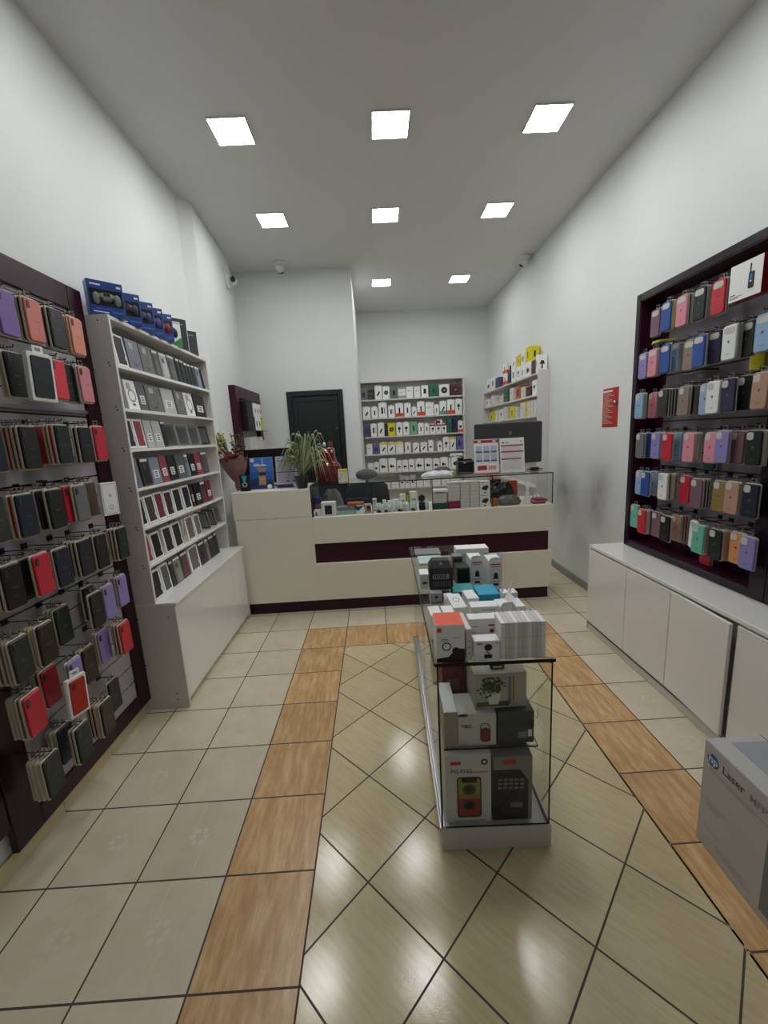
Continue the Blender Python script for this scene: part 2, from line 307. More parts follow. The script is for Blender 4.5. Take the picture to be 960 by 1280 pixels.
struct('wall_front', mb)
mb = MB(); mb.box(XL-.2, XR+.15, YN-.15, YB+.15, H, H+.12, CEIL); struct('ceiling', mb)

# floor: grey tiles, a border of orange tiles, a diagonal field
def tile_mat(name, c1, c2, c3, sx, sy, rough, rot=0., motif=False):
    m = bpy.data.materials.new(name); m.use_nodes = True; nt = m.node_tree; b = nt.nodes['Principled BSDF']; L = nt.links.new
    tc = nt.nodes.new('ShaderNodeTexCoord'); mp = nt.nodes.new('ShaderNodeMapping'); mp.inputs['Scale'].default_value = (sx, sy, 1); pass
    at = nt.nodes.new('ShaderNodeAttribute'); at.attribute_name = 'tilevar'
    av = nt.nodes.new('ShaderNodeVectorMath'); av.operation = 'ADD'; sc = nt.nodes.new('ShaderNodeVectorMath'); sc.operation = 'SCALE'; sc.inputs['Scale'].default_value = 37.
    L(at.outputs['Vector'], sc.inputs[0]); vr = nt.nodes.new('ShaderNodeVectorRotate'); vr.rotation_type = 'Z_AXIS'; vr.inputs['Angle'].default_value = rot
    L(tc.outputs['Object'], vr.inputs['Vector']); L(vr.outputs[0], mp.inputs[0]); L(mp.outputs[0], av.inputs[0]); L(sc.outputs[0], av.inputs[1])
    nz = nt.nodes.new('ShaderNodeTexNoise'); nz.inputs['Scale'].default_value = 1.; nz.inputs['Detail'].default_value = 7; nz.inputs['Roughness'].default_value = .65
    L(av.outputs[0], nz.inputs['Vector'])
    cr = nt.nodes.new('ShaderNodeValToRGB'); e = cr.color_ramp.elements
    e[0].position = .33; e[0].color = lin(c1); e[1].position = .68; e[1].color = lin(c3); k = cr.color_ramp.elements.new(.5); k.color = lin(c2)
    L(nz.outputs['Fac'], cr.inputs[0])
    mx = nt.nodes.new('ShaderNodeMix'); mx.data_type = 'RGBA'; mx.blend_type = 'MULTIPLY'; mx.inputs[0].default_value = 1.
    mr = nt.nodes.new('ShaderNodeMapRange'); mr.inputs[3].default_value = .93; mr.inputs[4].default_value = 1.05
    L(at.outputs['Fac'], mr.inputs[0]); L(cr.outputs[0], mx.inputs[6]); L(mr.outputs[0], mx.inputs[7]); L(mx.outputs[2], b.inputs['Base Color'])
    n2 = nt.nodes.new('ShaderNodeTexNoise'); n2.inputs['Scale'].default_value = 220.; n2.inputs['Detail'].default_value = 2; L(tc.outputs['Object'], n2.inputs['Vector'])
    bp = nt.nodes.new('ShaderNodeBump'); bp.inputs['Strength'].default_value = .3; bp.inputs['Distance'].default_value = .0006
    L(n2.outputs['Fac'], bp.inputs['Height']); L(bp.outputs['Normal'], b.inputs['Normal'])
    b.inputs['Roughness'].default_value = rough; b.inputs['Specular IOR Level'].default_value = .6
    return m
TG = tile_mat('pale_grey_tile', '#cdc1a7', '#d4c9af', '#dacfb7', 6, 6, .3)
TO = tile_mat('orange_stone_tile', '#b98f60', '#cba371', '#dbbb8c', 34, 6, .26)
TD = tile_mat('striated_beige_tile', '#c9b78e', '#d0c098', '#d7c7a3', 7, 70, .125, rot=.785)
MOTIF = mat('tile_motif', '#d9ceb8', .36)
GROUT = mat('dark_grout', '#4c443b', .8)
def clip(poly, x0, x1, y0, y1):
    for ax, lim, sg in ((0, x0, 1), (0, x1, -1), (1, y0, 1), (1, y1, -1)):
        o = []
        for i, p in enumerate(poly):
            q = poly[(i+1) % len(poly)]; a = (p[ax]-lim)*sg; b = (q[ax]-lim)*sg
            if a >= 0: o.append(p)
            if a*b < 0:
                t = a/(a-b); o.append((p[0]+(q[0]-p[0])*t, p[1]+(q[1]-p[1])*t))
        poly = o
        if len(poly) < 3: return []
    return poly
mb = MB(); mb.box(XL-.2, XR+.15, YN-.15, YB+.15, -.1, -.001, GROUT); tv = [0.]*6
S = 1/3.; GX, GY, g = -.645, .9417, .0032
def tile(poly, m):
    if len(poly) < 3: return
    cx = sum(p[0] for p in poly)/len(poly); cy = sum(p[1] for p in poly)/len(poly)
    mb.poly([(p[0], p[1], 0) for p in poly], m); tv.append(R.random())
for i in range(-3, 9):
    for j in range(-7, 20):
        x0, y0 = GX + i*S, GY + j*S
        if i >= 0 and i <= 5 and j <= 6 and not (i == 0 or i == 5 or j == 6): continue
        m = TO if (0 <= i <= 5 and j <= 6) else TG
        a, b, c, d = max(x0, XL-.1)+g, min(x0+S, XR+.1)-g, max(y0, YN)+g, min(y0+S, YB)-g
        if i == 5: a += .017
        if i == 4 and m is TO: b += .017
        if b-a < .02 or d-c < .02: continue
        tile([(a, c), (b, c), (b, d), (a, d)], m)
        if m is TG:   # faint relief flower and two lines pressed in the grey tiles
            mx_, my_ = x0 + S/2, y0 + S/2
            for k in range(6):
                q = k*PI/3; px, py = mx_ + .028*math.cos(q), my_ + .028*math.sin(q)
                if a < px-.015 and px+.015 < b and c < py-.015 and py+.015 < d:
                    mb.poly([(px+.0115*math.cos(t*PI/4), py+.0115*math.sin(t*PI/4), .0004) for t in range(8)], MOTIF); tv.append(.5)
            for lx, ly0, ly1 in ((mx_-.03, my_, d), (mx_+.03, c, my_)):
                if a < lx < b: mb.poly([(lx-.0015, ly0, .0004), (lx+.0015, ly0, .0004), (lx+.0015, ly1, .0004), (lx-.0015, ly1, .0004)], MOTIF); tv.append(.5)
hd = .2365
for i in range(-12, 14):
    for j in range(-16, 12):
        if (i + j) % 2 == 0: continue
        cx, cy = -.11 + hd*i, 1.218 + hd*j; k = hd - g*1.4
        tile(clip([(cx, cy-k), (cx+k, cy), (cx, cy+k), (cx-k, cy)], GX+S+g, 1.043-g+.01, YN, GY+6*S-g), TD)
fl = struct('floor', mb)
at = fl.data.attributes.new('tilevar', 'FLOAT', 'FACE'); at.data.foreach_set('value', tv)

SKL = mat('beige_skirting_tile', '#cdbb94', .4, noise=.12, nscale=14.); SKR = mat('grey_skirting_tile', '#8f8d86', .4, noise=.1, nscale=14.)
def skirting(name, x0, x1, ys, m):
    mb = MB()
    for a, b in ys: mb.box(x0, x1, a+.001, b-.001, 0, .078, m, .0015)
    return struct(name, mb)
skirting('baseboard_left', XL, XL+.012, [(GY + k*S, GY + (k+1)*S) for k in range(-6, 4)] + [(GY+4*S, 2.295)], SKL)
skirting('baseboard_right', XR-.012, XR, [(3.02, 3.35)] + [(3.35 + k*S, 3.35 + (k+1)*S) for k in range(11)], SKR)
mb = MB(); mb.box(-.16, XR-.013, YB-.012, YB, 0, .078, SKR, .0015); struct('baseboard_back', mb)

# door in the inner wall
DGRN = mat('dark_green_door_paint', '#17221f', .4, bump=.25, nscale=30.); DFR = mat('dark_door_frame_paint', '#10171a', .45)
mb = MB(); y = YBLK - .03
for a in ((-1.055, -.99, y, YBLK+.05, 0, 2.2), (-.415, -.35, y, YBLK+.05, 0, 2.2), (-.99, -.415, y, YBLK+.05, 2.135, 2.2)): mb.box(*a, DFR, .006)
fr = struct('trim_1', mb)
mb = MB(); y = YBLK + .0
mb.box(-.985, -.42, y, y+.04, .01, 2.13, DGRN, .004); mb.frame(-.985, -.42, .01, 2.13, .055, y-.014, y, DGRN)
dr = struct('door_1', mb)
mb = MB(); mb.lathe([(.0, 0), (.012, .002), (.012, .012), (.006, .016), (0, .017)], CHROME, 12); mb.build('door_lock', dr, (-.455, y-.015, 1.72), (PI/2, 0, 0))

# ------------------------------------------------------------------ ceiling lamps
LAMP = mat('led_panel_light', (.975, .985, 1., 1), .5, emit=21.)
mb = MB(); mb.frame(-.121, .121, -.121, .121, .004, -.012, .0, mat('lamp_frame_white', '#d5d5d2', .5)); mb.T = Matrix.Identity(4)
lamp = thing('ceiling_light', 'square panel lamp nearest the entrance above the pegged case panel', 'ceiling light', (-.805, 3.09, H), 0, 'square ceiling lamps')
f_ = mb.build('frame', lamp, (0, 0, 0), (PI/2, 0, 0)); f_.rotation_euler = (PI/2, 0, 0)
mb = MB(); mb.box(-.1168, .1168, -.1168, .1168, -.0105, -.001, LAMP); mb.build('diffuser', lamp)
rows = [(3.09, 'entrance-side row'), (4.2, 'middle row'), (5.88, 'far row over the clerk')]
for y, rn in rows:
    for x, cn in ((-.807, 'over the white shelf unit side'), (.23, 'over the centre of the shop'), (1.268, 'over the dark rack side')):
        if y > 5 and x < 0: continue
        lb = 'square ceiling lamp %s, %s' % (cn, rn)
        if y == 3.09 and x < 0: lamp['label'] = lb
        else: dup(lamp, (x, y, H), (0, 0, 0), lb)
for y in (1.98,):   # unseen row added for its light, assumed to carry on the grid
    for x in (-.807, .23, 1.268): dup(lamp, (x, y, H), (0, 0, 0), 'square ceiling lamp in the unseen added row towards the entrance')

# security cameras
CAMW = mat('camera_white_plastic', '#d8d8d6', .35)
def dome(label, loc, rot):
    t = thing('security_camera', label, 'security camera', loc, group='dome security cameras', rot=rot); t.scale = (1.35,)*3
    mb = MB(); mb.lathe([(.052, 0), (.055, .006), (.05, .022), (.04, .03)], CAMW, 24); mb.build('base', t)
    mb = MB(); mb.ell((0, 0, .045), (.036, .036, .036), CAMW, 16); mb.build('ball', t)
    mb = MB(); mb.lathe([(.02, .07), (.021, .082), (.012, .084), (.0, .083)], BLACKG, 16); o = mb.build('lens', t); o.rotation_euler = (.55, 0, 0)
    return t
dome('white dome security camera on the ceiling before the doorway block', (-.95, 5.12, H), (PI, 0, 0))
dome('white dome security camera high on the projecting wall pier', (-1.487, 4.86, 3.33), (0, PI/2, -.075))
dome('white dome security camera where the ceiling meets the long white wall', (1.93, 5.27, H), (PI, 0, .7))

# ------------------------------------------------------------------ phone cases
CASE = {}
def case_meshes(col, style):
    k = (col, style)
    if k in CASE: return CASE[k]
    tray = TRAY if style == 'l' else TRAYR
    W = .0440 if style == 'l' else .0430
    a = MB(); a.slab(-W, W, 0, .170, -.007, 0, .010, tray, .002)
    tray0 = tray; tray = mat('hang_tab_clear', '#77746c', .25)
    b = MB()   # hang tab with its slot
    b.box(-.016, -.009, -.003, -.001, .170, .194, tray); b.box(.009, .016, -.003, -.001, .170, .194, tray); b.box(-.009, .009, -.003, -.001, .170, .176, tray); b.box(-.009, .009, -.003, -.001, .191, .194, tray)
    m = cm(col, .42 if style == 'l' else .55); c = MB()
    d = MB()
    if style == 'l':
        c.slab(-.0398, .0400, .0055, .1650, -.016, -.0072, .010, m, .003)
        pm = mat('faint_print', '#6f6a66', .6)
        c.rect(-.016, .016, .083, .0845, -.0164, pm); c.rect(-.011, .013, .079, .080, -.0164, pm); c.rect(-.012, .012, .05, .051, -.0164, pm)
        d.slab(-.032, -.017, .125, .155, -.0175, -.016, .006, mat('camera_cutout_dark', '#1b1b1c', .3), .0006)
        for q in range(3): d.disc(-.0245, .149 - q*.009, .003, -.0177, mat('lens_grey', '#5f6468', .2), 8)
    else:
        c.slab(-.0414, .0414, .0025, .1672, -.0165, -.0072, .014, m, .003)
        lg = mat('faint_logo', '#57585c', .5)
        c.disc(0, .088, .0062, -.0169, lg, 12, .007); c.rect(-.013, .013, .03, .0315, -.0169, lg); c.rect(-.009, .009, .026, .0272, -.0169, lg)
        if style == 'w': d.slab(-.031, .031, .126, .158, -.0178, -.0165, .014, mat('camera_window_pale', '#c6c5be', .35), .0006)
        else: d.slab(-.035, .001, .124, .160, -.0178, -.0165, .011, mat('camera_window_pale', '#c6c5be', .35), .0006)
    CASE[k] = (a.mesh('tray'), b.mesh('hang_tab'), c.mesh('shell'), d.mesh('camera_opening'))
    return CASE[k]
def phone_case(col, style, loc, rz, label, group, tilt=0., front=True):
    t = thing('phone_case', label, 'phone case', loc, group=group, rot=(0, 0, rz))
    me = case_meshes(col, style); t.rotation_euler = (0, tilt, rz)
    mk('hang_tab', me[1], mk('tray', me[0], t)); mk('camera_opening', me[3], mk('shell', me[2], t))
    return t
RN = ['top', 'second', 'third', 'fourth', 'fifth', 'sixth', 'seventh', 'bottom']
def hang_rows(rows, sgn, style, where, end, group, hooks, xback, rz):
    """every case a thing of its own; the hooks belong to the panel"""
    for ri, row in enumerate(rows):
        n = len(row); rn = RN[ri] if not (style == 'r' and ri == 5) else 'bottom'
        srt = sorted(row, key=lambda q: -q[1])
        for i, (c, y, z, X, st) in enumerate(srt):
            zb = z - .085
            if style == 'r': y = min(y, 2.860)
            tilt = R.uniform(-.02, .02)
            lim = xback + sgn*.008
            lab = '%s phone case, %s from the %s, %s row, %s' % (c, ORD[i+1], end, rn, where)
            phone_case(c, 'w' if style == 'r' and ri < 2 else style, (X - sgn*.016, y, zb), rz, lab, group, tilt)
            k = 0
            for q in st:
                Xs = X - sgn*(.016 + .0172*(k+1))
                if (Xs - lim)*sgn < .001: break
                k += 1
                phone_case(STK[q], style, (Xs, y + R.uniform(-.004, .004), zb + R.uniform(-.0012, .0012)), rz,
                    '%s phone case hanging %s behind the %s %s one, %s row, %s' % (STK[q], ORD[k], ORD[i+1], c, rn, where), group, 0.)
            xt = X + sgn*.0005
            mb = MB(); zr = zb + .1845
            mb.tube([(xback, y, zr), (xt, y, zr), (xt + sgn*.003, y, zr + .0025), (xt + sgn*.0035, y, zr + .010)], .0022, STEELD, 6)
            mb.box(min(xback, xback + sgn*.004), max(xback, xback + sgn*.004), y-.014, y+.014, zr-.012, zr+.012, STEELD)
            h = mb.build('hook', hooks)

# ---- left burgundy panels on the wall
def slatboard(mb, xb, sgn, y0, y1, z0, z1, m, pitch=.1):
    mb.box(min(xb, xb+sgn*.004), max(xb, xb+sgn*.004), y0, y1, z0, z1, DARK)
    z = z0
    while z < z1 - .01:
        mb.box(min(xb+sgn*.004, xb+sgn*.014), max(xb+sgn*.004, xb+sgn*.014), y0, y1, z, min(z + pitch - .008, z1), m); z += pitch
pl = thing('phone_case_display', 'burgundy board panel with grey slat backing full of hanging phone cases', 'display panel')
mb = MB(); X0, X1 = XL + .014, -1.452
mb.box(X0, X1, 1.346, 1.47, .085, 2.40, BURG, .003); mb.box(X0, X1, 2.195, 2.298, .085, 2.40, BURG, .003)
mb.box(X0, X1, 1.47, 2.195, 2.285, 2.40, BURG, .003); mb.box(X0, X1, 1.47, 2.195, .085, .172, BURG, .003)
mb.build('surround', pl)
mb = MB(); slatboard(mb, XL+.014, 1, 1.47, 2.195, .172, 2.285, SLAT); mb.build('slat_backing', pl)
for zz in (1.79, 1.555, 1.30, 1.05):
    mb = MB(); mb.box(-1.467, -1.449, 1.475, 2.19, zz-.009, zz+.009, mat('rail_grey', '#8a878a', .3, metal=.7), .003); mb.build('rail', pl)
hang_rows(LEFT_ROWS, 1, 'l', 'burgundy panel', 'shelf unit', 'phone cases hanging on the burgundy panel', pl, -1.4665, PI/2)
p2 = thing('phone_case_display', 'burgundy panel end standing by the entrance side of the fuller burgundy panel', 'display panel')
mb = MB(); mb.box(X0, X1, 1.22, 1.340, .20, 2.40, BURG, .003); mb.box(X0, X1, .42, .54, .20, 2.40, BURG, .003); mb.box(X0, X1, .54, 1.22, 2.285, 2.40, BURG, .003); mb.box(X0, X1, .54, 1.22, .20, .30, BURG, .003)
mb.build('surround', p2); mb = MB(); slatboard(mb, XL+.014, 1, .54, 1.22, .30, 2.285, SLAT); mb.build('slat_backing', p2)

# special hanging items on the burgundy panel
def carded(name, label, loc, rz, tilt, border, inner, w, h, d, slot=True, cut=None):
    t = thing(name, label, 'phone case', loc, group='carded cases hung on the panel', rot=(0, tilt, rz))
    mb = MB(); mb.slab(-w/2, w/2, 0, h, -d, 0, .006, border, .002); mb.build('card', t)
    mb = MB()
    mb.box(-.02, -.011, -d*.7, -d*.4, h, h+.028, border); mb.box(.011, .02, -d*.7, -d*.4, h, h+.028, border); mb.box(-.011, .011, -d*.7, -d*.4, h, h+.008, border); mb.box(-.011, .011, -d*.7, -d*.4, h+.02, h+.028, border)
    mb.build('hang_tab', t)
    mb = MB(); mb.slab(-w*.39, w*.39, h*.07, h*.93, -d-.004, -d, .008, inner, .002)
    if cut: mb.slab(-w*.3, -w*.12, h*.7, h*.86, -d-.0052, -d-.004, .005, cut, .0005)
    mb.build('shell', t)
    return t
carded('phone_case', 'black phone case in a thick white-framed box, jutting out, second row, burgundy panel', (-1.262, 1.655, 1.79), PI/2 - .22, .05, CARTON, mat('slate_leather', '#20262a', .45, noise=.3), .098, .178, .02)
carded('phone_case', 'orange-red phone case on a white card pulled forward, seventh row, burgundy panel', (-1.262, 1.52, .545), PI/2 - .22, .05, CARTON, mat('orange_red_shell', '#b32817', .45), .085, .165, .014, cut=mat('dark_print', '#5c1610', .5))
t = thing('phone_box', 'white phone accessory carton at the shelf unit end of the fourth row', 'box', (-1.285, 1.985, 1.285), rot=(0, .03, PI/2 - .30))
mb = MB(); mb.box(-.042, .042, -.0, .022, 0, .158, CARTON, .0015); mb.frame(-.036, .036, .008, .15, .001, -.0006, .0, MGREY); mb.build('carton', t)
mb = MB(); mb.disc(0, .095, .007, -.0008, mat('pale_print', '#a9a9a7', .5), 12); mb.annulus(0, .04, .008, .011, -.0008, MATS['pale_print']); mb.build('printed_emblem', t)
t = thing('price_card', 'white card tucked edge-up above the salmon-pink case at the top', 'card', (-1.36, 1.80, 2.222), rot=(-1.25, 0, PI/2))
mb = MB(); mb.slab(-.06, .06, 0, .05, -.001, 0, .006, PAPER, .0003); mb.build('card', t)

# ---- right dark framed rack
rk = thing('phone_case_display', 'dark plum framed wall rack of silicone phone cases above the low cabinet', 'display rack')
XF = 1.852
def rack(t, y0, y1, zlo, zhi, yi0, yi1):
    mb = MB()
    mb.box(XF, XR-.001, yi1, y1, zlo, zhi, PLUM, .002); mb.box(XF, XR-.001, y0, yi0, zlo, zhi, PLUM, .002)
    mb.box(XF, XR-.001, yi0, yi1, zhi-.045, zhi, PLUM, .002); mb.box(XF, XR-.001, yi0, yi1, zlo, zlo+.04, PLUM, .002)
    mb.build('outer_frame', t)
    mb = MB()
    mb.box(XF+.004, XR-.025, yi1-.006, yi1-.0005, zlo+.041, zhi-.046, BURG2); mb.box(XF+.004, XR-.025, yi0+.0005, yi0+.006, zlo+.041, zhi-.046, BURG2)
    mb.box(XF+.004, XR-.025, yi0+.006, yi1-.006, zlo+.0405, zlo+.046, BURG2); mb.box(XF+.004, XR-.025, yi0+.006, yi1-.006, zhi-.051, zhi-.0455, BURG2)
    mb.build('burgundy_lining', t)
    mb = MB(); slatboard(mb, XR-.004, -1, yi0+.008, yi1-.1, zlo+.10, zhi-.055, SLATR); mb.box(XR-.012, XR-.002, yi0+.001, yi1-.001, zlo+.041, zhi-.046, BURG2); mb.build('slat_backing', t)
rack(rk, 1.831, 2.955, .692, 2.437, 1.912, 2.912)
hang_rows(RIGHT_ROWS, -1, 'r', 'plum rack', 'counter end', 'phone cases hanging on the plum rack', rk, XR-.0185, -PI/2)
r2 = thing('phone_case_display', 'neighbouring dark plum rack cut by the edge nearest the entrance', 'display rack')
rack(r2, .70, 1.827, .692, 2.437, .785, 1.745)
phone_case('red', 'r', (1.925, 2.265, .741), -PI/2, 'red phone case standing on the bottom ledge of the plum rack', 'phone cases hanging on the plum rack', .05)
def flat_pack(label, loc, rot, col, w, h):
    t = thing('phone_case', label, 'phone case', loc, rot=rot)
    mb = MB(); mb.slab(-w/2, w/2, 0, h, -.012, 0, .012, cm(col), .003); mb.build('shell', t)
    mb = MB(); mb.slab(-w/2-.004, w/2+.004, -.004, h+.004, 0.0005, .006, .012, TRAYR, .001); mb.build('tray', t)
flat_pack('lime-yellow phone case lying flat above the lilac case, plum rack', (1.868, 2.76, 2.095), (-PI/2, 0, -PI/2), 'yellow', .08, .11)
flat_pack('black phone case lying flat between the second and third rows, plum rack', (1.878, 2.43, 1.86), (-PI/2, 0, -PI/2), 'black', .14, .1)
flat_pack('lime-yellow phone case hanging deep behind the white one, plum rack', (1.955, 2.10, 1.816), (0, 0, -PI/2), 'yellow', .085, .11)
flat_pack('green phone case hanging deep below the pink one, fourth row, plum rack', (1.955, 2.34, 1.30), (0, 0, -PI/2), 'green', .08, .08)
# walkie-talkie carton in front of the rack
t = thing('walkie_talkie_box', 'white and red walkie-talkie carton hung at the top of the plum rack', 'box', (1.77, 2.015, 2.135), rot=(0, -.0, -PI/2))
mb = MB(); mb.box(-.085, .085, 0, .06, 0, .162, mat('carton_red', '#97141c', .45), .002); mb.box(-.0845, .0845, -.001, .0, .0, .1615, CARTON); mb.build('carton', t)
mb = MB(); K = mat('radio_black', '#15181c', .4)
mb.slab(.018, .046, .035, .105, -.004, -.001, .006, K, .001); mb.box(.022, .028, -.003, -.001, .105, .142, K); mb.slab(.024, .040, .072, .096, -.0048, -.004, .003, mat('screen_blue', '#3d7fae', .2), .0004); mb.rect(.027, .037, .062, .068, -.0046, PAPER)
mb.build('radio_picture', t)
mb = MB(); mb.rect(-.078, -.048, .026, .031, -.0014, RED); mb.rect(-.078, -.01, .017, .020, -.0014, DGREY); mb.rect(-.078, -.03, .011, .014, -.0014, DGREY); mb.build('printed_lines', t)
mb = MB(); mb.tube([(1.9915, 2.0, 2.318), (1.845, 2.0, 2.318), (1.83, 2.0, 2.33)], .0025, STEELD); mb.build('hook', rk)
for y in (2.10, 2.45, 2.75):
    mb = MB(); mb.tube([(1.9915, y, 2.355), (1.88, y, 2.355), (1.872, y, 2.366)], .0022, STEELD); mb.build('hook', rk)

# ------------------------------------------------------------------ low white cabinet under the rack
cb = thing('low_cabinet', 'long low glossy white cabinet under the plum rack', 'cabinet')
mb = MB(); mb.box(1.652, XR-.001, .46, 2.985, .07, .665, WHITE2); mb.box(1.615, XR-.001, .45, 3.0, .665, .69, WHITE, .003); mb.box(1.615, XR-.001, 2.985, 3.0, 0, .665, WHITE, .002); mb.build('body', cb)
mb = MB(); mb.box(1.622, 1.66, .46, 2.985, 0, .068, WHITE2, .002); mb.box(1.612, 1.616, .46, 2.985, .06, .067, DGREY); mb.build('plinth', cb)
for k, (a, b) in enumerate(((2.528, 2.984), (2.124, 2.524), (1.712, 2.120), (1.308, 1.696), (.90, 1.304), (.47, .896))):
    mb = MB(); mb.box(0, .018, -(b-a), 0, .072, .655, WHITE, .002); mb.box(.0181, .0187, -(b-a)+.0005, -.0005, .0725, .6545, MGREY)
    mb.build('door', cb, (1.614, b, 0), (0, 0, -.055 if k == 2 else 0))

# laser printer carton on the floor
GC = mat('carton_grey_white', '#bfbdba', .55, noise=.05, nscale=8.)
t = thing('printer_box', 'large laser printer carton on the floor before the low cabinet', 'box', (1.165, 1.302, 0), rot=(0, 0, -PI/2 - .035))
mb = MB(); mb.box(0, .60, 0, .40, 0, .432, GC, .003)
mb.box(.03, .57, .07, .33, .432, .4335, mat('carton_flap_grey', '#9fa2a6', .5)); mb.box(.0, .6, .198, .202, .4335, .4342, MGREY); mb.build('carton', t)
HPB = mat('logo_blue', '#1c6aa0', .5)
mb = MB(); mb.disc(.045, .372, .026, -.0008, HPB, 28); mb.text('hp', .042, .0245, .362, -.0014, PAPER); mb.build('logo', t)
mb = MB(); PT = mat('print_dark_grey', '#4f4e50', .6); PL = mat('print_pale_grey', '#8b898a', .6)
mb.text('Laser', .042, .085, .362, -.0008, PT); mb.build('product_text', t); mb = MB(); mb.text('MFP 135w', .036, .195, .362, -.0008, PL); mb.build('product_text', t); mb = MB()
for k, (a, b, c) in enumerate(((.03, .30, .335), (.03, .22, .327), (.03, .12, .20), (.03, .10, .19), (.03, .09, .18), (.03, .11, .09), (.09, .24, .04), (.09, .21, .05), (.09, .22, .06))): mb.rect(a, b, c, c+.0025, -.0008, PL)
mb.build('printed_text', t)
mb = MB(); mb.rect(.27, .60, .03, .30, -.0007, mat('photo_grey', '#77787b', .5)); mb.slab(.33, .60, .10, .26, -.0016, -.0008, .012, mat('printer_pale', '#a9abad', .5), .0003); mb.slab(.345, .60, .15, .20, -.0024, -.0016, .008, BLACK, .0003); mb.slab(.29, .31, .13, .17, -.0016, -.0008, .004, HPB, .0003)
mb.build('printer_picture', t)

# ------------------------------------------------------------------ white shelf unit with packaged cases
su = thing('shelf_unit', 'tall white shelf unit of packaged phone cases with drawers base', 'shelf unit')
XB = XL + .001; XFs = -1.338; Y0, Y1 = 2.305, 3.585
su['label'] = 'tall white shelf unit of packaged phone cases above a closed base'
mb = MB(); mb.box(XB, XFs, Y0, Y0+.018, .69, 2.29, WHITE2, .001); mb.build('side_panel', su)
mb = MB(); mb.box(XB, XFs, Y1-.018, Y1, .69, 2.29, WHITE2, .001); mb.build('side_panel', su)
mb = MB(); mb.box(XB, XB+.006, Y0+.018, Y1-.018, .69, 2.27, WHITE2); mb.build('back_panel', su)
mb = MB(); mb.box(XB, XFs-.001, Y0+.018, Y1-.018, 2.27, 2.289, WHITE2, .001); mb.build('top_board', su)
for zz in (2.045, 1.817, 1.597, 1.374, 1.148, .923):
    mb = MB(); mb.box(XB+.006, XFs-.001, Y0+.018, Y1-.018, zz-.018, zz, WHITE, .001); mb.build('shelf', su)
mb = MB(); mb.box(XB, -1.228, Y0, Y0+.018, 0, .672, WHITE2, .001); mb.box(XB, -1.228, Y1-.018, Y1, 0, .672, WHITE2, .001); mb.box(XB, -1.218, Y0, Y1, .672, .69, WHITE, .002); mb.box(XB, -1.252, Y0+.018, Y1-.018, .05, .672, WHITE2); mb.box(XB, -1.262, Y0+.018, Y1-.018, 0, .05, WHITE2)
mb.build('base_cabinet', su)
for a, b in ((2.326, 3.268), (3.272, 3.565)):
    mb = MB(); mb.box(-1.25, -1.232, a, b, .055, .668, WHITE, .0015); mb.build('door', su)
mb = MB(); SCW = mat('screw_cap', '#55524f', .5)
for zz in (2.045, 1.817, 1.597, 1.374, 1.148, .923):
    for dx, dz in ((.03, .012), (.03, -.012), (.036, -.028), (.125, -.01), (.12, .006)): mb.disc(XB + dx, zz + dz, .005, Y0 - .0006, SCW, 8)
for dx, zz in ((.04, .60), (.22, .60), (.03, .08), (.2, .1), (.04, .3), (.2, .06), (.1, 2.262), (.03, 2.262)): mb.disc(XB + dx, zz, .005, Y0 - .0006, SCW, 8)
mb.build('screw_caps', su)
CLR = mat('clear_grey_pack', '#9ea2a2', .18, coat=.6); RNG = mat('ring_silver', '#6c7073', .3); LBL = mat('label_white', '#e9eae8', .5); CLASP = mat('clasp', '#cfcfd0', .3)
def dull(c):
    q = lin(HEX[c]); g0 = sum(q[:3])/3; return mat('leather_' + c, tuple((x*.7 + g0*.3)*.62 for x in q[:3]) + (1,), .45)
